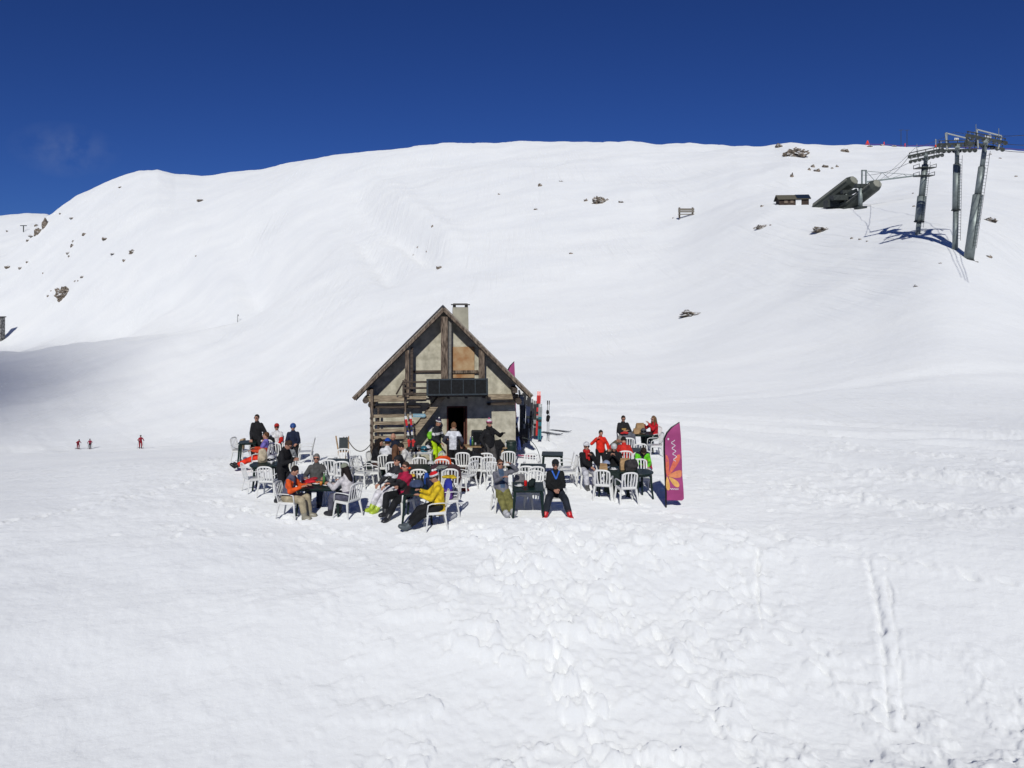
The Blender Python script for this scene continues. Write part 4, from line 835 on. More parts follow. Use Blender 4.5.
seat(408.5, 22.4, -78, 'person in a white jacket with dark hair leaning over the table by the stairs', 'white chair of the person in the white jacket by the stairs', jacket=(0.62, 0.61, 0.58), trousers=BLACK, hair=(0.02, 0.015, 0.012), glasses=False, lean=22, hp=10, hands=[(0.14, -0.45, 0.80), (-0.12, -0.42, 0.82)])
table(395.5, 23.2, 0, 0.8, 0.8, 'green table surrounded by five people beside the stairs'); small('plate', 398, 22.95, TZ, 'plate of food in front of the white jacketed person', (0.5, 0.42, 0.08)); small('cup', 392, 23.0, TZ, 'yellow cup on the table beside the stairs', (0.6, 0.4, 0.05))
# table with boots and helmets near the lime trousers
table(421, 24.0, 0, 0.75, 0.5, 'white table covered with ski gear, in front of the hut wall', m=PLASTIC, group=None)
helmet(427.5, 24.0, TZ, WHT, 'white helmet at the right edge of the white gear table'); helmet(424, 23.9, TZ, (0.03, 0.14, 0.2), 'teal helmet in the middle of the white gear table', yaw=40); helmet(418.5, 24.1, TZ, GREY, 'grey helmet at the left of the white gear table', yaw=-30); small('bundle', 414.5, 24.0, TZ, 'brown gloves on the left edge of the white gear table', (0.12, 0.06, 0.04), 'gloves')
helmet(428.5, 24.4, TZ + 0.08, (0.02, 0.02, 0.02), 'black helmet behind the white one on the gear table')
person(435.5, 24.8, 62, 'person standing in lime green trousers, black jacket and white cap with a green backpack', jacket=(0.02, 0.022, 0.03), trousers=LIME, boots=(0.3, 0.3, 0.3), hat='beanie', hatc=(0.05, 0.04, 0.08), hatc2=WHT, lean=6, hp=10, hands=[(0.16, -0.34, 1.05), (-0.16, -0.30, 0.95)], glasses=False, j2=WHT, j2mode='stripe',
       extra=lambda root, T, rl, hc, rh: (lambda b: blob('backpack', b, [cloth(WHT), cloth((0.22, 0.62, 0.04))], root, 0.02, lambda c: 1 if c.z < 1.28 else 0))(MB().loft([T(0, 0.20, 0.06), T(0, 0.23, 0.2), T(0, 0.22, 0.40), T(0, 0.18, 0.48)], [(0.12, 0.08), (0.15, 0.11), (0.14, 0.10), (0.08, 0.06)], 14, (1, 0, 0))))
person(453.5, 23.9, 172, 'person in white jacket and black trousers with curly brown hair walking into the hut doorway', jacket=(0.66, 0.67, 0.72), j2=(0.05, 0.05, 0.07), j2mode='sides', trousers=BLACK, hair=(0.16, 0.075, 0.035), glasses=False, hands=[(0.25, -0.16, 0.98), (-0.25, -0.12, 0.95)], scarf=(0.35, 0.28, 0.22), scale=0.98, hp=12)
person(489, 24.15, 38, 'person in black jacket and striped beanie raising one hand by the hut wall', trousers=(0.075, 0.07, 0.068), hat='beanie', hatc=(0.60, 0.60, 0.62), hatc2=(0.45, 0.10, 0.2), hands=[(0.28, -0.34, 1.28), (-0.26, -0.12, 0.92)], skin=SKIN, scarf=BLACK, gloves=BLACK, bulk=1.08)
# ---- bar by the wall
ct = thing('wooden_counter', 'rough counter of stacked wooden crates against the hut wall right of the door', 'counter', (flat(478, 24.45)[0], 24.45, -0.22))
for k, (x_, z_, w2_, h2_) in enumerate(((-0.26, 0.16, 0.42, 0.30), (0.20, 0.17, 0.42, 0.32), (-0.05, 0.47, 0.36, 0.26), (0.33, 0.46, 0.34, 0.24))):
    q = MB(); 
    for i in range(3): q.box((x_, -0.15, z_ - h2_ / 2 + h2_ * (i + 0.5) / 3), (w2_, 0.02, h2_ / 3 - 0.02))
    for sx in (-1, 1): q.box((x_ + sx * (w2_ / 2 - 0.012), 0, z_), (0.024, 0.28, h2_))
    q.box((x_, 0, z_ - h2_ / 2 + 0.012), (w2_ - 0.06, 0.27, 0.02)); q.build('crate', mat('crate_wood', (0.17, 0.09, 0.055), 0.85, 0.35, 8), ct)
q = MB(); q.box((0.02, -0.01, 0.83), (0.98, 0.36, 0.035)); q.build('counter_top', LIGHTWOOD, ct); 
for sx in (-0.44, 0.47): q = MB(); q.box((sx, 0, 0.405), (0.05, 0.3, 0.81)); q.build('leg', LIGHTWOOD, ct)
sp = thing('black_box', 'large black cabinet standing on the wooden counter', 'box', (flat(477, 24.48)[0], 24.48, 0.63)); q = MB(); q.box((0, 0, 0.24), (0.36, 0.26, 0.46)); q.build('case', mat('black_case', (0.018, 0.02, 0.024), 0.5), sp, bevel=0.012); q = MB(); q.box((0.02, -0.14, 0.26), (0.27, 0.02, 0.36)); q.build('front_panel', GLS, sp)
q = MB(); q.ell((0.15, -0.155, 0.33), (0.035, 0.012, 0.07)); q.build('vent', mat('pale_blue_plastic', (0.18, 0.28, 0.32)), sp, True)
for k, (px_, col_, kd, lb) in enumerate(((470.5, (0.02, 0.06, 0.3), 'bottle', 'blue bottle at the left end of the counter'), (472.5, (0.6, 0.22, 0.04), 'bottle', 'orange bottle next to the blue one on the counter'), (480.5, (0.6, 0.6, 0.58), 'cup', 'white cup on the counter near the black jacketed person'), (475.5, (0.5, 0.5, 0.5), 'cup', 'grey cup on the counter before the black cabinet'))): small(kd, px_, 24.36, 0.87, lb, col_)
sp = thing('black_box', 'small black speaker box hanging in the counter front', 'box', (flat(472.3, 24.2)[0], 24.2, 0.20)); q = MB(); q.box((0, 0, 0.15), (0.17, 0.12, 0.28)); q.build('case', mat('black_case', (0.018, 0.02, 0.024)), sp, bevel=0.01); q = MB(); q.loft([(0, -0.061, 0.12), (0, -0.07, 0.12)], [0.06, 0.055], 14, (1, 0, 0)); q.build('speaker_cone', GLS, sp)
wb = thing('waste_bin', 'dark green ribbed bin at the right corner of the hut wall', 'bin', (flat(511, 24.45)[0], 24.45, -0.22)); q = MB(); q.loft([(0, 0, 0), (0, 0, 0.4), (0, 0, 0.82), (0, 0, 0.95)], [(0.15, 0.15), (0.165, 0.16), (0.18, 0.17), (0.175, 0.17)], 14, (1, 0, 0)); q.build('drum', mat('bin_green', (0.015, 0.03, 0.026), 0.5, 0.3), wb, True); q = MB(); q.loft([(0, 0, 0.95), (0, 0, 0.99)], [0.19, 0.17], 14, (1, 0, 0)); q.build('lid', mat('bin_green', (0.015, 0.03, 0.026)), wb)
bx = thing('wooden_stand', 'low plank stand with black bags on it between the standing person and the bin', 'stand', (flat(502, 24.5)[0], 24.5, -0.22)); q = MB(); q.box((0, 0, 0.78), (0.62, 0.34, 0.03)); q.build('shelf', LIGHTWOOD, bx)
for sx in (-0.26, 0.02, 0.26): q = MB(); q.beam((sx - 0.05, 0, 0), (sx, 0, 0.76), 0.07, 0.2); q.build('leg', LIGHTWOOD, bx)
draped(500, 24.4, 0.99, 90, 0.30, 0.26, (0.012, 0.012, 0.012), 'black bag slumped on the low plank stand', arms=False, name='holdall', cat='bag', thick=0.22)
draped(496.5, 24.3, 0.80, 10, 0.22, 0.45, (0.012, 0.012, 0.012), 'black jacket hanging behind the person in the striped beanie', arms=False)
small('bottle', 506, 24.4, 0.80, 'white bottle on the plank stand by the bin', (0.65, 0.65, 0.65))
# ---- chairs before the door
chair(463.5, 23.2, 178, 'white chair in front of the doorway with a black fur trimmed jacket on it'); draped(465.5, 23.1, 0.88, 0, 0.36, 0.40, (0.008, 0.008, 0.009), 'black shaggy jacket on the chair in front of the doorway')
chair(466, 21.6, -128, 'white chair seen from the side in front of the shaggy black jacket'); pass
small('bundle', 462, 21.4, 0.02, 'dark red cloth lying on the snow before the doorway', (0.16, 0.01, 0.015), 'cloth')
chair(477, 22.6, 180, 'white chair hidden beneath a long black coat'); draped(477, 22.45, 0.87, 0, 0.34, 0.72, (0.012, 0.013, 0.015), 'long black coat hanging on a chair in front of the counter')
chair(485.5, 23.2, 184, 'white chair below the person in the striped beanie, rear one'); chair(487.5, 22.5, 188, 'white chair below the person in the striped beanie, front one')
chair(508.5, 23.55, 180, 'white chair in front of the dark green bin'); chair(496.5, 21.6, 160, 'white chair between the bin chair and the person shading their eyes'); pass
# ---- centre tables
table(420, 21.2, 0, 0.72, 0.9, 'green table at the back of the centre row'); table(419.5, 18.1, 0, 0.70, 0.95, 'green table at the front of the centre row with bags on it')
table(420, 19.7, 0, 0.72, 0.72, 'green table in the middle of the centre row with a white chair tucked in')
chair(420, 20.0, 180, 'white chair tucked between the green tables of the centre row, seen from behind', dz=0.06); chair(420, 22.5, 182, 'white chair at the far end of the centre row')
chair(443, 22.0, 178, 'white chair carrying an orange jacket, front of the lime trousers'); draped(443, 21.95, 0.87, 0, 0.40, 0.34, (0.70, 0.08, 0.012), 'orange jacket on a chair right of the centre tables')
chair(450, 22.9, 72, 'white chair seen from the side by the doorstep'); chair(441, 20.5, 180, 'white chair under the maroon jacket, left'); chair(451, 20.45, 180, 'white chair under the maroon jacket, right')
draped(440, 20.35, 0.92, 0, 0.46, 0.50, (0.065, 0.03, 0.042), 'dark maroon jacket with black stripe over a chair back, left one', BLACK); draped(451, 20.3, 0.91, 0, 0.46, 0.50, (0.058, 0.032, 0.035), 'plain dark maroon jacket over a chair back, right one')
helmet(431, 21.6, TZ - 0.1, (0.6, 0.6, 0.58), 'pale helmet behind the maroon jacket with the black stripe'); small('bundle', 442, 20.15, 0.88, 'grey scarf on top of the maroon jackets', (0.22, 0.24, 0.22), 'scarf')
small('bundle', 404, 20.6, 0.74, 'orange hat on the left of the centre row', (0.8, 0.09, 0.02), 'hat'); small('bundle', 407.5, 19.6, 0.74, 'yellow hat beside the crimson jacketed person', (0.7, 0.42, 0.05), 'hat'); chair(405.5, 20.4, 150, 'white chair holding the orange hat')
seat(401.5, 18.5, -36, 'slouching person in crimson vest and black trousers with arms folded', 'white chair of the slouching person in crimson', jacket=CRIM, j2=(0.02, 0.02, 0.022), j2mode='lower', trousers=(0.012, 0.013, 0.016), hair=(0.05, 0.03, 0.02), lean=-10, hands=[(-0.10, -0.26, 0.82), (0.12, -0.28, 0.80)], feet=[(0.14, -0.62, 0.09), (-0.06, -0.50, 0.16)], glasses=True, hp=8, bulk=1.05)
seat(393, 19.3, -42, 'person with white trousers and lime ski boots behind the slouching person in crimson', 'white chair of the person in white trousers', jacket=(0.03, 0.03, 0.035), j2=WHT, j2mode='stripe', trousers=(0.66, 0.65, 0.70), boots=(0.42, 0.55, 0.05), hat='beanie', hatc=(0.02, 0.02, 0.022), glasses=True, lean=-8, feet=[(0.10, -0.62, 0.08), (-0.12, -0.60, 0.08)])
bag(416.5, 18.2, TZ, 0, (0.05, 0.07, 0.14), 'slate blue bag with white badges on the front centre table', 0.36, 0.18, 0.2); bag(426.5, 18.6, TZ, 15, (0.02, 0.08, 0.36), 'bright blue bag at the right of the front centre table', 0.14, 0.30, 0.14); draped(428, 18.2, 0.92, -70, 0.30, 0.25, (0.02, 0.022, 0.05), 'dark navy cloth on the right edge of the front centre table', arms=False)
seat(436, 17.25, -78, 'person in bright yellow jacket and red and white hat holding something, front centre', 'white chair of the person in the yellow jacket', jacket=YEL, trousers=(0.013, 0.013, 0.015), boots=(0.10, 0.12, 0.13), hat='beanie', hatc=(0.72, 0.012, 0.02), hatc2=WHT, hair=(0.05, 0.03, 0.02), lean=4, hp=14, jlen=0.10, hands=[(0.10, -0.36, 0.80), (-0.10, -0.34, 0.86)], feet=[(0.10, -0.68, 0.09), (-0.10, -0.62, 0.09)], bulk=1.05)
chair(449.5, 18.5, -84, 'white chair with a blue and purple backpack behind the person in yellow'); bag(448, 18.4, 0.44, -50, (0.03, 0.04, 0.32), 'blue and purple backpack on the chair behind the person in yellow', 0.30, 0.48, 0.2, col2=(0.13, 0.05, 0.26)); small('bundle', 450, 18.6, 0.90, 'yellow cloth on top of the blue backpack chair', (0.6, 0.42, 0.02), 'cloth')
# ---- right of centre
seat(502.5, 18.9, 14, 'person reclining in grey hoodie and olive trousers, one hand behind the head', 'white chair of the reclining person in olive trousers', jacket=(0.17, 0.17, 0.20), j2=(0.06, 0.10, 0.17), j2mode='front', trousers=(0.20, 0.19, 0.065), boots=(0.5, 0.5, 0.52), hair=(0.07, 0.035, 0.02), lean=-20, hp=12, hands=[(0.20, -0.04, 1.20), (-0.05, -0.26, 0.94)], feet=[(0.10, -0.80, 0.12), (-0.06, -0.78, 0.10)])
table(528, 18.45, 0, 0.76, 0.85, 'green table in front with a red can on it, between two people'); small('can', 525.5, 18.4, TZ, 'red drink can on the front table'); small('plate', 519, 18.45, TZ, 'white paper plate on the left of the can', (0.5, 0.5, 0.48)); draped(533.5, 18.4, 0.86, 80, 0.24, 0.12, (0.012, 0.02, 0.02), 'dark cap lying on the front table beside the can', arms=False, name='beanie', cat='hat')
chair(522, 19.35, 6, 'white chair behind the front table with the can, left one'); chair(534.5, 19.45, -6, 'white chair behind the front table with the can, right one')
draped(519.5, 19.55, 0.80, 10, 0.30, 0.32, (0.22, 0.21, 0.22), 'grey sweater on the chair behind the front table', arms=False)
seat(555.5, 18.7, 2, 'person in black jacket with blue lanyard and bright red ski boots, hands folded', 'white chair of the person with red ski boots', jacket=(0.010, 0.011, 0.012), j2=(0.30, 0.30, 0.03), j2mode=None, trousers=(0.018, 0.022, 0.032), boots=(0.62, 0.015, 0.02), hair=(0.012, 0.01, 0.01), hat='beanie', hatc=(0.014, 0.014, 0.016), hands=[(0.05, -0.26, 0.68), (-0.05, -0.26, 0.67)], feet=[(0.30, -0.56, 0.09), (-0.30, -0.54, 0.09)], hp=8, bulk=1.12, pz=0.56,
     extra=lambda root, T, rl, hc, rh: [(lambda q: q.build('lanyard', cloth((0.04, 0.14, 0.55)), root))(MB().beam(T(s * 0.09, -0.115, 0.52), T(0.0, -0.185, 0.33), 0.035, 0.012, (0, 1, 0))) for s in (1, -1)])
table(533, 21.35, -3, 0.72, 0.70, 'green table behind the front table, left of the pair of empty tables'); table(552.5, 23.7, -4, 0.66, 0.62, 'small green table at the back right of centre, farthest empty one')
chair(532, 22.4, 2, 'white chair beyond the nearer empty table'); chair(527.5, 20.9, 175, 'white chair tucked under the nearer empty table, left'); chair(535.5, 20.85, 184, 'white chair tucked under the nearer empty table, right'); chair(546, 20.4, -80, 'white chair left behind the person with red ski boots')
chair(564, 22.9, -96, 'white chair facing left, right of the small back table, rear one'); chair(567.5, 22.2, -84, 'white chair facing left, right of the small back table, front one')
# ---- right group
seat(587, 22.0, 10, 'person in black jacket, pale trousers, white hat and red scarf', 'white chair of the person in the white hat and red scarf', trousers=(0.58, 0.58, 0.63), boots=(0.10, 0.10, 0.10), hat='beanie', hatc=WHT, scarf=(0.5, 0.02, 0.02), hands=[(0.08, -0.20, 0.95), (0.02, -0.36, 0.68)], hair=(0.03, 0.02, 0.02), bulk=1.08, feet=[(0.12, -0.42, 0.08), (-0.10, -0.40, 0.08)])
person(600.5, 24.2, 12, 'person standing in a bright red jacket and black trousers, hand to the face', jacket=(0.72, 0.025, 0.012), trousers=(0.012, 0.012, 0.013), hair=(0.03, 0.02, 0.015), hands=[(0.26, -0.18, 0.98), (-0.22, -0.16, 1.36)], hp=12, bulk=1.05, glasses=False, scale=0.82)
seat(614.5, 22.2, -14, 'person in black jacket and white beanie eating with both hands at the right group table', 'white chair of the person eating in the white beanie', hat='beanie', hatc=(0.6, 0.6, 0.6), hair=(0.03, 0.02, 0.01), glasses=False, hp=22, lean=10, hands=[(0.06, -0.30, 0.94), (-0.08, -0.30, 0.94)])
seat(610.5, 24.4, 70, 'person hunched in a camouflage jacket behind the one eating', 'white chair of the person in camouflage', jacket=(0.11, 0.09, 0.06), j2=(0.5, 0.03, 0.03), j2mode='stripe', hair=(0.3, 0.29, 0.27), hat=None, lean=30, hp=10, glasses=False)
seat(623.5, 29.3, 6, 'person in dark jacket with tan chest print at the back of the right group', 'white chair of the person with the tan print jacket', jacket=(0.018, 0.018, 0.02), j2=(0.42, 0.26, 0.09), j2mode='print', hair=(0.02, 0.015, 0.01), bulk=1.18, hp=10, hands=[(0.1, -0.30, 0.78), (-0.08, -0.3, 0.76)])
seat(653, 29.3, -62, 'person with long brown hair and red jacket at the back right table', 'white chair of the long haired person in red', jacket=(0.5, 0.012, 0.02), trousers=(0.03, 0.045, 0.045), hair=(0.16, 0.09, 0.045), longhair=True, hands=[(0.06, -0.24, 1.02), (-0.10, -0.32, 0.95)], hp=8, feet=[(0.12, -0.42, 0.08), (-0.10, -0.38, 0.08)])
table(640, 28.6, -5, 0.95, 0.8, 'green table at the back of the right group with brown bags on it'); paperbag(640, 28.8, TZ, 'brown paper bag at the rear of the back right table', 0.34, 0.30); paperbag(636, 28.3, TZ, 'small brown paper bag in front of the rear one on the back right table', 0.22, 0.16); helmet(643.5, 28.4, TZ, GREY, 'grey helmet on the back right table beside the paper bags')
chair(627.5, 26.6, 178, 'white chair carrying a grey jacket in the right group'); draped(627.5, 26.5, 0.98, 0, 0.52, 0.62, (0.13, 0.135, 0.16), 'big grey jacket draped over a chair in the right group'); small('bundle', 626, 26.4, 0.98, 'red gloves on top of the big grey jacket', (0.6, 0.03, 0.03), 'gloves')
chair(639.5, 25.2, 178, 'white chair directly behind the person with green sleeves')
seat(624.5, 23.6, 178, 'person in red jacket bent forward, seen through the slats of a chair', 'white chair with tall slats, holding the bent person in red, back to the camera', jacket=(0.6, 0.03, 0.02), hair=(0.015, 0.012, 0.01), lean=24, hp=20, glasses=False, trousers=(0.02, 0.02, 0.02))
table(634, 24.4, 0, 0.75, 0.7, 'green table between the grey jacket and the person with green sleeves')
seat(641.5, 22.5, 2, 'person in black vest with lime green sleeves bending down over their hands', 'white chair of the person with green sleeves', jacket=(0.018, 0.016, 0.03), j2=(0.13, 0.55, 0.02), j2mode='sleeves', trousers=(0.05, 0.11, 0.26), hair=(0.03, 0.018, 0.012), lean=26, hp=40, glasses=False, hands=[(0.08, -0.52, 0.62), (-0.10, -0.50, 0.66)])
bag(648.5, 22.3, 0.40, 30, (0.45, 0.01, 0.03), 'red backpack beside the person with green sleeves', 0.24, 0.38, 0.16)
table(613, 20.95, -3, 0.85, 0.75, 'green table at the front of the right group with bags and helmets'); table(640, 20.5, 25, 0.72, 0.72, 'green table nearest the tall flag, with a dark jacket on it', 'round')
paperbag(625, 20.9, TZ - 0.12, 'large brown paper bag at the right of the front right table', 0.30, 0.36, 4); paperbag(603.5, 20.9, TZ - .05, 'low brown paper bag at the left of the front right table', 0.22, 0.16, -8); helmet(606.5, 21.2, TZ, (0.30, 0.36, 0.5), 'pale blue helmet with goggles on the front right table'); small('plate', 613.5, 20.8, TZ, 'white plate with wrappers on the front right table', (0.6, 0.6, 0.62))
draped(612.5, 20.55, 0.70, 0, 0.34, 0.62, (0.014, 0.024, 0.022), 'dark green coat hanging in front of the front right table', arms=True)
draped(632.5, 20.7, 0.98, 40, 0.40, 0.30, (0.045, 0.04, 0.042), 'dark grey jacket heaped on the table nearest the tall flag', arms=False, thick=0.2)
chair(603, 20.35, 168, 'leftmost foreground white chair of the right group, low brown bag behind it'); chair(626.5, 19.95, 190, 'white chair in the foreground nearest the tall flag, back to the camera'); chair(641.5, 21.3, 2, 'white chair between the green sleeves and the round table')
chair(655, 27.6, -84, 'white chair at the right edge of the right group below the long haired person')

# ================================================================== skiers far left
for (px_, col_, tr_, lab, y_, crouch, sl) in ((78, (0.30, 0.015, 0.03), (0.25, 0.02, 0.04), 'skier bending down on skis, leftmost of the three far skiers', 60, 30, 'bending far left skier'), (90, (0.26, 0.02, 0.05), (0.02, 0.02, 0.03), 'skier upright on skis, middle of the three far skiers', 20, 5, 'middle one of three far skiers'), (140.5, (0.32, 0.02, 0.04), (0.3, 0.02, 0.03), 'skier on skis, rightmost and alone on the far left slope', 40, 8, 'lone far skier nearest the terrace')):
    h_ = hit(px_, 449 if px_ < 100 else 448.5)
    person(0, 0, y_, lab, jacket=col_, trousers=tr_, hat='helmet', hatc=(0.02, 0.02, 0.02), lean=crouch, hands=[(0.30, -0.3, 1.05), (-0.30, -0.3, 1.05)], loc=h_ + Vector((0, 0, 0.03)), gloves=BLACK, scale=1.08)
    dr = Matrix.Rotation(R(y_), 3, 'Z') @ Vector((0, -1, 0)); skis_obj('ski_pair', 'skis worn by the ' + sl, h_ - dr * 0.8 + Vector((0, 0, 0.04)), h_ + dr * 0.9 + Vector((0, 0, 0.05)), [DK, RD, DK], sep=0.24, skew=0)
    for s in (-1, 1):
        q = Matrix.Rotation(R(y_), 3, 'Z') @ Vector((0.33 * s, -0.35, 1.1)); poles('ski_pole', 'ski pole in the %s hand of the %s' % ('left' if s > 0 else 'right', sl), h_ + Matrix.Rotation(R(y_), 3, 'Z') @ Vector((0.42 * s, 0.15, 0)), h_ + q, n=1)

# ================================================================== lift
def tube(a, b, r, m, parent, name, r2=None):
    q = MB(); q.loft([a, b], [r, r2 or r], 16, (1, 0, 0)); return q.build(name, m, parent, True)
def tower(bpx, bpy_, tpx, tpy, d, label, segs, portal, plate=None, cage=False, dz=0.1):
    d = hit(bpx, bpy_ - 1.5).y; B_ = atz(bpx, bpy_, d); g = gz(B_.x, B_.y); T_ = atz(tpx, tpy, d); ax = T_ - B_
    t = thing('lift_tower', label, 'lift tower', Vector((B_.x, B_.y, g)), 0, 'chairlift towers'); off = B_ - Vector((B_.x, B_.y, g))
    def P(f): return off + ax * f
    k = d / F
    for (f0, f1, w_) in segs:
        q = MB(); q.loft([P(f0), P(f1)], [w_ * k / 2] * 2, 20, (1, 0, 0)); so_ = q.build('column_section', STEEL, t, True); so_.data.polygons.foreach_set('use_smooth', [len(p.vertices) == 4 for p in so_.data.polygons])
        q = MB(); q.loft([P(f0) - ax.normalized() * 0.06, P(f0) + ax.normalized() * 0.06], [w_ * k / 2 + 0.10] * 2, 20, (1, 0, 0)); q.build('flange', STEELD, t)
    q = MB(); q.box(off + Vector((0, 0, -0.75)), (1.5, 1.5, 1.1)); q.build('footing', mat('concrete', (0.22, 0.21, 0.19)), t)
    D_ = Vector((0.80, -0.45, dz)).normalized(); Pp = Vector((0.45, 0.80, 0)).normalized(); top = P(1.0)
    q = MB(); q.beam(top - Pp * 2.4, top + Pp * 2.4, 0.5, 0.42); arm = q.build('crossarm', STEEL, t)
    q = MB(); q.beam(P(0.93), top - Pp * 1.4 - Vector((0, 0, .2)), 0.16, 0.16); q.beam(P(0.93), top + Pp * 1.4 - Vector((0, 0, .2)), 0.16, 0.16); q.build('brace', STEEL, t)
    for s in (-1, 1):
        c_ = top + Pp * 2.3 * s + Vector((0, 0, 0.25)); L2 = 2.2
        q = MB(); q.beam(c_ - D_ * L2, c_ + D_ * L2, 0.16, 0.26); q.beam(c_ - D_ * L2 * 0.95 + Vector((0, 0, .42)), c_ + D_ * L2 * 0.95 + Vector((0, 0, .42)), 0.34, 0.07)
        for k2 in range(5): q.beam(c_ + D_ * L2 * (-0.9 + 0.45 * k2), c_ + D_ * L2 * (-0.9 + 0.45 * k2) + Vector((0, 0, .42)), 0.06, 0.06)
        sh_ = q.build('sheave_beam', STEELD, t)
        for k2 in range(8):
            p = c_ + D_ * (L2 * (-0.92 + 0.263 * k2)) + Vector((0, 0, -0.12)); q = MB(); q.loft([p - Pp * 0.10, p + Pp * 0.10], [0.24, 0.24], 12, (0, 0, 1)); q.build('sheave', STEELD, sh_)
        for k2 in (-0.5, 0.6): q = MB(); q.beam(c_ + D_ * (L2 * k2), c_ + D_ * (L2 * k2) + Vector((0, 0, 1.5)), 0.05, 0.05); q.build('walkway_post', STEEL, sh_)
    if portal:
        a, b_, c2, d2 = [atz(px_, py_, d) - Vector((B_.x, B_.y, g)) for px_, py_ in portal]
        q = MB(); q.beam(a, b_, 0.14, 0.14); q.beam(b_, c2, 0.14, 0.14); q.beam(c2, d2, 0.14, 0.14); q.build('lifting_frame', mat('pale_steel', (0.40, 0.42, 0.40), 0.5), t)
        m_ = atz(plate[0], plate[1], d) - Vector((B_.x, B_.y, g)); q = MB(); q.box(m_, (plate[2], 0.05, plate[2] * 0.72)); pl = q.build('number_plate', WHITEP, t); q = MB(); w3 = plate[2]
        for k2, (x_, h2) in enumerate(((-0.3, 0.4), (-0.18, 0.4), (0.02, 0.16), (0.22, 0.4), (0.33, 0.4))): q.box(m_ + Vector((x_ * w3, -0.035, 0)), (0.06 * w3, 0.01, h2 * w3))
        q.build('number', mat('black_ink', (0.02, 0.02, 0.02)), pl)
    q = MB()
    for k2 in range(28):
        f = 0.12 + 0.8 * k2 / 28; p = P(f) + Vector((0.12, -(max(s_[2] for s_ in segs) * k / 2 + 0.12), 0)); q.box(p, (0.42, 0.035, 0.035))
    for sx in (-0.09, 0.33): q.beam(P(0.1) + Vector((sx, -(max(s_[2] for s_ in segs) * k / 2 + 0.12), 0)), P(0.93) + Vector((sx, -(max(s_[2] for s_ in segs) * k / 2 + 0.12), 0)), 0.035, 0.035)
    q.build('ladder', STEELD, t)
    if cage:
        q = MB()
        for f, r_ in ((0.86, 1.1), (0.76, 1.0)):
            c_ = P(f); q.box(c_ + Vector((0, 0, 0)), (r_ * 2.2, 1.6, 0.10))
            for sx in (-1, 1): q.box(c_ + Vector((sx * r_ * 1.08, 0, 0.45)), (0.06, 1.6, 0.06)); q.box(c_ + Vector((sx * r_ * 1.08, -0.78, 0.25)), (0.06, 0.06, 0.5)); q.box(c_ + Vector((sx * r_ * 1.08, 0.78, 0.25)), (0.06, 0.06, 0.5))
        q.build('work_platform', STEELD, t)
    return top + Vector((B_.x, B_.y, g)), D_, Pp
t1 = tower(917.5, 236, 926, 157, 100, 'leftmost lift tower with a work platform and thick lower sleeve', [(-0.02, 0.22, 4.6), (0.18, 0.50, 8.2), (0.5, 0.90, 6.0), (0.9, 1.0, 3.6)], None, cage=True, dz=0.14)
t2 = tower(955, 251, 957.2, 149, 95, 'middle lift tower, straight and thin with a number plate on top', [(-0.02, 0.40, 5.2), (0.40, 0.85, 6.8), (0.85, 1.0, 4.0)], [(947, 150), (945.5, 133), (967.5, 138.5), (970, 150)], (956.5, 139.5, 0.55), dz=-0.06)
t3 = tower(968.5, 260, 985.2, 144, 90, 'rightmost lift tower, thickest and leaning to the right', [(-0.02, 0.0, 5.0), (0.0, 0.56, 9.2), (0.56, 0.80, 6.4), (0.80, 1.0, 4.2)], [(978, 149), (976.8, 129.5), (1001.5, 136), (998, 149)], (988, 137, 0.75), dz=-0.30)
def cable(pts, label, r=0.035):
    P_ = []
    for a, b_ in zip(pts, pts[1:]):
        for k in range(8): t_ = k / 8; p = Vector(a).lerp(Vector(b_), t_); p.z -= 4 * t_ * (1 - t_) * (Vector(a) - Vector(b_)).length * 0.01; P_.append(p)
    P_.append(Vector(pts[-1])); q = MB(); q.loft(P_, [r] * len(P_), 6, (0, 0, 1)); tag(q.build('lift_cable', mat('cable', (0.05, 0.05, 0.055), 0.5), None, True), label, 'cable', 'chairlift cables')
def ropept(t, s, u, z=0.05): return t[0] + t[2] * 2.3 * s + t[1] * u + Vector((0, 0, z))
for s, lb in ((-1, 'near rope of the chairlift running over the towers out to the right'), (1, 'far rope of the chairlift running over the towers out to the right')):
    cable([atz(884 if s < 0 else 861, 178 if s < 0 else 175, 163 if s < 0 else 168), ropept(t1, s, -2.2), ropept(t1, s, 2.2), ropept(t2, s, -2.2), ropept(t2, s, 2.2), ropept(t3, s, -2.2), ropept(t3, s, 2.2), atz(1075, 140 if s < 0 else 147, 66)], lb, 0.032)
cable([atz(880, 180, 160), atz(915, 148, 140) + Vector((0, 0, 0)), atz(955, 132, 120), atz(1075, 132 - 2, 66)], 'thin upper signal cable above the chairlift ropes', 0.03)

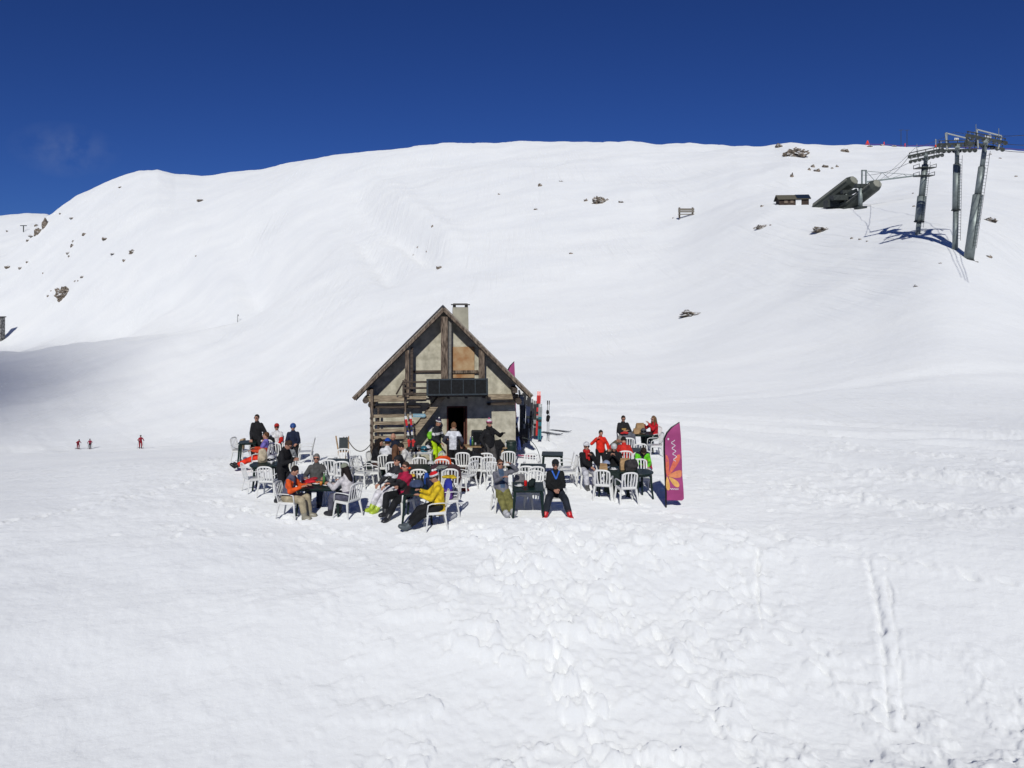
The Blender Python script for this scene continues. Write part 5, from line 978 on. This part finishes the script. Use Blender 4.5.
stn = thing('lift_station', 'drive station of the chairlift with two long sloping grey green hoods on pillars', 'lift station', atz(845, 207, 172))
O_ = Vector(stn.location)
def pod(a, b_, r_, name='hood'):
    a = a - O_; b_ = b_ - O_; d_ = (b_ - a).normalized(); q = MB()
    q.loft([a, b_ - d_ * 0.9, b_], [(r_, r_ * 0.95), (r_, r_ * 0.95), (r_ * 0.78, r_ * 0.72)], 8, (1, 0, 0)); o = q.build(name, PODM, stn)
    q = MB(); q.loft([b_ + d_ * 0.01, b_ + d_ * 0.12], [(r_ * 0.76, r_ * 0.70), (r_ * 0.70, r_ * 0.64)], 8, (1, 0, 0)); q.build('hood_end', PODL, o)
    q = MB(); q.loft([b_ + d_ * 0.13 - Vector((0, 0, r_ * 0.25)), b_ + d_ * 0.16 - Vector((0, 0, r_ * 0.25))], [(r_ * 0.32, r_ * 0.32)] * 2, 8, (1, 0, 0)); q.build('rope_opening', INSIDE, o)
    for s_ in (0.2, 0.8): q = MB(); q.loft([a + d_ * 0.1 + Vector((0, 0, r_ * (s_ - 0.5) * 0.6)), b_ - d_ * 0.95 + Vector((0, 0, r_ * (s_ - 0.5) * 0.6))], [(r_ * 1.03, r_ * 0.5)] * 2, 8, (1, 0, 0)); q.build('panel_band', PODL if s_ > .5 else STEELD, o)
    return d_
pod(atz(817, 208, 177), atz(854, 180, 168), 1.45); pod(atz(843, 211, 170), atz(877.5, 183.5, 160), 1.35)
for (px_, py0, d_, w_, py1) in ((846.5, 208, 168, 4.6, 192), (860.5, 207.5, 163, 4.0, 186)):
    a = atz(px_, py0 + 1, d_) - O_; b_ = atz(px_, py1, d_) - O_; q = MB(); q.loft([a, b_], [w_ * d_ / F / 2] * 2, 14, (1, 0, 0)); q.build('pillar', STEEL, stn, True); q = MB(); q.box(a, (2.0, 1.8, 0.7)); q.build('footing', STEELD, stn); q = MB(); q.box(b_, (2.2, 1.2, 0.8)); q.build('pillar_head', STEELD, stn)
q = MB(); a = atz(824, 206.5, 172) - O_; b_ = atz(857, 190, 166) - O_; q.beam(a, b_, 0.5, 0.7); b2 = atz(835, 208, 170) - O_; c2 = atz(862, 196, 164) - O_; q.beam(b2, c2, 0.6, 0.8); q.box(atz(846, 198, 168) - O_, (6.5, 2.4, 1.1)); q.box(atz(840, 204, 170) - O_, (6.5, 2.4, 1.6)); q.build('machinery_frame', STEELD, stn)
gt = thing('gantry_arm', 'thin steel portal and long pointed truss arm above the lift station', 'gantry', atz(862, 187, 166)); O2 = Vector(gt.location)
p = lambda x, y, dd=166: atz(x, y, dd) - O2
q = MB(); q.beam(p(862, 188), p(862, 170.5), 0.28, 0.28); q.beam(p(866, 186), p(866, 170.5), 0.28, 0.28); q.beam(p(861.5, 170.5), p(866.5, 170.5), 0.28, 0.28); q.build('portal', STEEL, gt)
q = MB(); q.beam(p(866, 182), p(917, 175.5), 0.32, 0.32); q.beam(p(866, 171), p(882, 172.5), 0.10, 0.10); q.beam(p(882, 172.5), p(917, 175), 0.10, 0.10)
for x0, y0, x1, y1 in ((875, 181, 882, 172.5), (882, 172.5, 890, 179), (890, 179, 903, 174), (903, 174, 908, 176.6), (866, 171, 875, 181)): q.beam(p(x0, y0), p(x1, y1), 0.09, 0.09)
q.build('truss', STEEL, gt)

# ski patrol chalet
hb = hit(795, 205.0); cb = thing('chalet', 'small low dark wooden chalet half buried in snow beside the lift station', 'building', hb + Vector((0, 1.8, 0)), -6)
q = MB(); q.box((0, 0, 0.6), (6.9, 3.4, 2.2)); q.build('wall', mat('brown_boards', (0.06, 0.042, 0.033), 0.85, 0.3, 2), cb)
q = MB()
q.add([(-3.9, -2.2, 1.45), (3.8, -2.2, 1.45), (3.8, 0, 2.65), (-3.9, 0, 2.65), (-3.9, -2.2, 1.30), (3.8, -2.2, 1.30), (3.8, 0, 2.5), (-3.9, 0, 2.5), (-3.9, 2.2, 1.45), (3.8, 2.2, 1.45), (-3.9, 2.2, 1.3), (3.8, 2.2, 1.3)], [[0, 1, 2, 3], [4, 7, 6, 5], [0, 4, 5, 1], [1, 5, 6, 2], [3, 7, 4, 0], [3, 2, 9, 8], [7, 10, 11, 6], [2, 6, 11, 9], [8, 10, 7, 3], [8, 9, 11, 10]])
q.build('roof', mat('old_shingles', (0.13, 0.12, 0.09), 0.9, 0.3), cb)
q = MB(); q.add([(0.6, -2.24, 1.50), (3.85, -2.24, 1.50), (3.85, -0.02, 2.71), (0.6, -0.02, 2.71)], [[0, 1, 2, 3]]); q.build('roof_panel', mat('slate_blue', (0.02, 0.03, 0.05), 0.3), cb)
q = MB(); q.box((-1.9, -1.72, 0.85), (0.8, 0.06, 0.7)); q.build('window', mat('pale_shutter', (0.22, 0.17, 0.13)), cb); q = MB(); q.box((1.0, -1.78, 0.55), (1.3, 0.22, 1.5)); q.build('snow_bank', SNOW, cb)
q = MB(); q.box((-0.5, -1.72, 0.85), (0.7, 0.06, 0.7)); q.build('window', mat('pale_shutter', (0.22, 0.17, 0.13)), cb)

# board on the slope
hb = hit(686, 217.5); sb = thing('slope_board', 'wooden board fence on two posts standing alone on the open slope', 'board', hb); k = hb.y / F
for sx in (-6.6, 6.6): q = MB(); q.box((sx * k, 0, 4.4 * k), (0.45, 0.4, 11 * k)); q.build('post', WOODD, sb)
for z_, h_ in ((7.8, 2.2), (5.6, 1.5), (3.0, 0.9)): q = MB(); q.box((0, -0.3, z_ * k), (16 * k, 0.15, h_ * k)); q.build('plank', mat('grey_plank', (0.22, 0.20, 0.17), 0.9, 0.2), sb)
# skyline things
def skyl(px): 
    ds = np.exp(np.linspace(math.log(200), math.log(1300), 2000)); xs = (px - 512) / F * ds; g = ground(xs, ds); k = np.argmax((g - CH) / ds); return Vector((xs[k], ds[k], g[k]))
for px_, lb in ((901, 'left of two thin drag lift masts on the skyline'), (907, 'right of two thin drag lift masts on the skyline')):
    h_ = skyl(px_); k = h_.y / F; t = thing('lift_mast', lb, 'mast', h_, 0, 'drag lift masts on the skyline'); q = MB(); q.loft([(0, 0, -1), (0, 0, 17 * k)], [0.16, 0.12], 8, (1, 0, 0)); q.build('mast_tube', STEELD, t); q = MB(); q.beam((-2.0 * k, 0, 16.5 * k), (2.6 * k, 0, 16.8 * k), 0.14, 0.16); q.build('crossarm', STEELD, t)
OM = mat('orange_marker', (0.85, 0.06, 0.015), 0.6)
for px_, hh, lb in ((867.5, 4.5, 'orange a shaped marker frame on the skyline, leftmost'), (884, 3.5, 'small orange marker pole on the skyline, between the frame and the masts'), (905, 3.5, 'small orange marker pole on the skyline below the masts'), (935.5, 8, 'tall pale and orange pole on the skyline behind the left lift tower'), (941, 7, 'tall pale pole on the skyline, right of the orange based one')):
    h_ = skyl(px_); k = h_.y / F; t = thing('slope_marker', lb, 'marker', h_, 0)
    q = MB(); q.beam((0, 0, -0.5), (0, 0, hh * k), 0.35 if hh < 6 else 0.22, 0.35 if hh < 6 else 0.22); q.build('pole', OM if hh < 8 and px_ < 940 else mat('pale_steel', (0.4, 0.42, 0.4)), t)
    if px_ < 870: q = MB(); q.beam((0, 0, hh * k), (-1.8 * k, 0, 0), 0.3, 0.3); q.beam((0, 0, hh * k), (1.8 * k, 0, 0), 0.3, 0.3); q.build('strut', OM, t)
    elif hh >= 8: q = MB(); q.beam((0, 0, 0), (0, 0, 2.2 * k), 0.5, 0.5); q.build('orange_sleeve', OM, t)
pts = []
for px_ in range(866, 1040, 6): h_ = skyl(px_); h_.z += 1.1 * h_.y / F; pts.append(h_)
q = MB(); q.loft(pts, [0.10] * len(pts), 5, (0, 0, 1)); tag(q.build('boundary_rope', mat('purple_rope', (0.25, 0.06, 0.2), 0.8)), 'thin purple red boundary rope along the right skyline', 'rope')
h_ = hit(23.5, 232); k = h_.y / F; t = thing('drag_lift_mast', 'tiny t shaped lift mast on the far left ridge', 'mast', h_); q = MB(); q.beam((0, 0, -1), (0, 0, 6.5 * k), 0.7, 0.7); q.build('mast_tube', STEELD, t); q = MB(); q.beam((-3.2 * k, 0, 6.3 * k), (3.2 * k, 0, 6.3 * k), 0.7, 0.8); q.build('crossarm', STEELD, t)
h_ = hit(237.5, 322.5); k = h_.y / F; t = thing('piste_marker', 'thin dark piste marker pole on the crest above the shaded hollow', 'marker', h_); q = MB(); q.beam((0, 0, -0.3), (0.3 * k, 0, 8 * k), 0.14, 0.14); q.build('pole', STEELD, t); q = MB(); q.box((0.6 * k, 0, 7 * k), (1.1 * k, 0.1, 1.6 * k)); q.build('flag_plate', mat('dull_grey', (0.2, 0.2, 0.2)), t)
h_ = hit(1, 341); k = h_.y / F; t = thing('stone_pylon', 'stone masonry pillar with flat cap cut by the left edge of the picture', 'pillar', h_ + Vector((-3.0 * k, 1, -0.5)))
q = MB(); q.box((0, 0, 12 * k), (7.4 * k, 7 * k, 24.5 * k)); q.build('shaft', mat('masonry', (0.10, 0.10, 0.095), 0.95, 0.5, 1.1, bump=0.5, col2=(0.42, 0.41, 0.39)), t); q = MB(); q.box((0, 0, 24.8 * k), (9 * k, 8.4 * k, 1.0 * k)); q.build('cap', STEELD, t)

# ================================================================== rocks
def rock(px, py, w_, h_, label, group=None, seed=0):
    p = hit(px, py + h_ * 0.4); k = p.y / F; rnd = random.Random(seed); bm = bmesh.new(); big = w_ > 8
    bmesh.ops.create_icosphere(bm, subdivisions=4 if big else 2, radius=1); ph = [rnd.uniform(0, 50) for _ in range(3)]
    from mathutils import noise
    for v in bm.verts:
        n = v.co.normalized(); q_ = n * 1.6 + Vector(ph); a_ = 1 + 0.55 * noise.noise(q_) + 0.35 * noise.noise(q_ * 2.6) + (0.30 * noise.noise(q_ * 6) if big else 0)
        v.co = Vector((n.x * w_ * k * 0.52 * a_, n.y * w_ * k * 0.45 * a_, n.z * h_ * k * 0.62 * a_ + 0.12 * h_ * k * math.sin(n.x * 5 + ph[0])))
    me = bpy.data.meshes.new('rock'); bm.to_mesh(me); bm.free(); me.materials.append(ROCK); o = bpy.data.objects.new('rock', me); C.objects.link(o); o.location = p + Vector((0, 0, 0.1 * h_ * k)); tag(o, label, 'rock', group)
big = [(63, 292, 11, 12, 'tall brown rock on the lower left slope'), (132, 251, 6, 4, 'rock on the left slope, lower of the two brown ones right of the small cluster'), (796, 152, 19, 11, 'large snow dusted rock outcrop on the skyline left of the station'), (779, 145, 7, 6, 'smaller rock knob on the skyline left of the large outcrop'), (598.5, 200, 12, 8, 'round brown rock high on the middle slope with smaller stones at its sides'), (690.5, 313, 17, 5.5, 'flat brown rock on the slope right of the hut'), (821, 229, 16, 5, 'flat pale rock below the lift station'), (761, 226.5, 9, 3.5, 'flat rock left of the pale rock below the chalet'), (989.5, 219.5, 12, 4, 'flat dark rock right of the lift towers'), (439, 267, 6, 4, 'small grey rock above the hut chimney, alone'), (200, 200, 6, 3, 'dark rock near the top of the left hump'), (989, 256, 5, 3, 'small rock right of the foot of the thickest lift tower'), (45, 222, 6, 10, 'dark craggy rib rock on the far left ridge, upper'), (38, 230, 7, 8, 'dark craggy rib rock on the far left ridge, lower')]
for i, (a, b_, c, d_, lb) in enumerate(big): rock(a, b_, c, d_, lb, None, i + 5)
tiny = [(8, 267, 5, 3), (20, 268, 3, 2.5), (27, 262, 2, 2), (43, 273, 1.6, 1.5), (48, 296, 2, 2), (51, 291, 1.5, 1.2), (75, 281, 2, 1.5), (82, 277, 3, 2), (78, 281, 1.5, 1.2), (84, 234, 3.5, 3), (72, 245, 3, 3.5), (68, 253, 3.2, 2), (69, 256, 2, 2), (105, 238.5, 5.5, 3), (124, 260, 3, 2.5), (113, 254, 5, 1.4), (72, 218, 5, 1.6), (60, 214, 2, 1.4), (120, 187, 3, 1.6), (196, 256, 2, 1.3), (73, 241, 2, 1.6), (32, 236, 6, 2), (28, 240, 4, 2), (36, 225, 4, 3), (7, 231, 2, 2), (540, 185, 4, 3), (561, 181, 4, 1.2), (535.5, 209, 4, 2), (499, 194, 3, 1.5), (586, 200, 4, 3), (607, 199.5, 4, 2), (621, 201.5, 6, 2.4), (432.5, 226, 3, 2), (417.5, 247, 1.8, 1.5), (426.5, 251.5, 1.6, 1.5), (413.5, 255, 1.6, 1.3), (571, 253, 4, 2), (673, 218, 1.6, 1.6), (792, 175, 3, 5), (813, 166, 4, 3), (817, 170, 6, 4), (825, 166, 7, 3), (832, 168, 2.5, 2), (837, 166, 3, 3), (809, 169, 3, 3), (845, 150, 8, 5), (870, 146, 5, 2), (894, 146, 5, 1.6), (882, 145, 4, 1.6), (913, 193, 1.6, 1.5), (914, 206, 3, 2), (852, 238, 3, 2), (860, 239, 3, 2), (867, 241, 2, 1.4), (916.5, 285.5, 5, 2), (940, 263, 3, 1.4), (762, 206, 3, 2), (754.5, 228, 2, 1.6), (770.5, 225, 2, 1.5), (1000, 158, 3, 1.6), (1016, 176, 2.5, 1.6), (990, 154, 3, 1.4)]
for i, (a, b_, c, d_) in enumerate(tiny): rock(a, b_, c, d_, 'small dark rock poking through the snow of the slope', 'small rocks scattered over the slopes', i + 50)
# churned snow lumps on the terrace rim and in the foreground


# ------------------------------------------------------------------ bake clothes and bodies
dg = bpy.context.evaluated_depsgraph_get()
for o, mats, colour, post in BAKE:
    me = bpy.data.meshes.new_from_object(o.evaluated_get(dg)); o.modifiers.clear(); me.materials.clear()
    for m in mats: me.materials.append(m)
    n = len(me.polygons)
    me.polygons.foreach_set('material_index', [colour(p.center) for p in me.polygons] if colour else [0] * n)
    if post: post(me)
    me.polygons.foreach_set('use_smooth', [True] * len(me.polygons)); old = o.data; o.data = me; bpy.data.meshes.remove(old)

# ------------------------------------------------------------------ light, sky, camera
SUN_EL = 34.0; SUN_SH = 3.0        # shadows run away from the camera, 3 degrees to the right
to_sun = Vector((-math.sin(R(SUN_SH)) * math.cos(R(SUN_EL)), -math.cos(R(SUN_SH)) * math.cos(R(SUN_EL)), math.sin(R(SUN_EL))))
sun = bpy.data.lights.new('sun', 'SUN'); sun.energy = 2.92; sun.angle = R(0.6); sun.color = (1, 0.985, 0.925)
so = bpy.data.objects.new('sun', sun); C.objects.link(so); so.rotation_euler = to_sun.to_track_quat('Z', 'Y').to_euler()
w = bpy.data.worlds.new('World'); bpy.context.scene.world = w; w.use_nodes = True; nt = w.node_tree
N = nt.nodes.new; L = nt.links.new; bg = nt.nodes['Background']
sk = N('ShaderNodeTexSky'); sk.sky_type = 'NISHITA'; sk.sun_disc = False; sk.sun_elevation = R(SUN_EL)
sk.sun_rotation = math.atan2(to_sun.x, to_sun.y); sk.altitude = 3000; sk.air_density = 1.05; sk.dust_density = 0.0; sk.ozone_density = 4.0
mul = N('ShaderNodeMix'); mul.data_type = 'RGBA'; mul.blend_type = 'MULTIPLY'; mul.inputs[0].default_value = 1.0
L(sk.outputs[0], mul.inputs[6]); mul.inputs[7].default_value = (0.235, 0.405, 0.86, 1)
# a faint wisp of cloud low in the north-west
geo = N('ShaderNodeTexCoord'); nrm = N('ShaderNodeVectorMath'); nrm.operation = 'NORMALIZE'; L(geo.outputs['Generated'], nrm.inputs[0])
cd = Vector(((66 - 512) / F, 1, (HZ - 150) / F)).normalized()
sub = N('ShaderNodeVectorMath'); sub.operation = 'SUBTRACT'; L(nrm.outputs[0], sub.inputs[0]); sub.inputs[1].default_value = cd
scl = N('ShaderNodeVectorMath'); scl.operation = 'MULTIPLY'; L(sub.outputs[0], scl.inputs[0]); scl.inputs[1].default_value = (19, 19, 34)
ln = N('ShaderNodeVectorMath'); ln.operation = 'LENGTH'; L(scl.outputs[0], ln.inputs[0])
mr = N('ShaderNodeMapRange'); mr.inputs[1].default_value = 1.1; mr.inputs[2].default_value = 0.0; L(ln.outputs[1], mr.inputs[0])
ns = N('ShaderNodeTexNoise'); ns.inputs['Scale'].default_value = 34; ns.inputs['Detail'].default_value = 7; L(nrm.outputs[0], ns.inputs['Vector'])
nr_ = N('ShaderNodeMapRange'); nr_.inputs[1].default_value = 0.42; nr_.inputs[2].default_value = 0.85; L(ns.outputs[0], nr_.inputs[0])
mm = N('ShaderNodeMath'); mm.operation = 'MULTIPLY'; L(mr.outputs[0], mm.inputs[0]); L(nr_.outputs[0], mm.inputs[1])
m3 = N('ShaderNodeMath'); m3.operation = 'MULTIPLY'; L(mm.outputs[0], m3.inputs[0]); m3.inputs[1].default_value = 0.3
cm = N('ShaderNodeMix'); cm.data_type = 'RGBA'; L(m3.outputs[0], cm.inputs[0]); L(mul.outputs[2], cm.inputs[6]); cm.inputs[7].default_value = (6, 7, 9, 1)
L(cm.outputs[2], bg.inputs[0]); bg.inputs[1].default_value = 0.054
cam = bpy.data.cameras.new('camera'); co = bpy.data.objects.new('camera', cam); C.objects.link(co)
co.location = (0, 0, CH); co.rotation_euler = (R(90), 0, 0); cam.sensor_width = 36; cam.lens = 36 * F / 1024
cam.shift_y = -(384 - HZ) / 1024; cam.clip_end = 9000; cam.clip_start = 0.1
sc = bpy.context.scene; sc.camera = co
sc.view_settings.view_transform = 'Standard'; sc.view_settings.look = 'None'; sc.view_settings.gamma = 1; sc.view_settings.exposure = 0.0
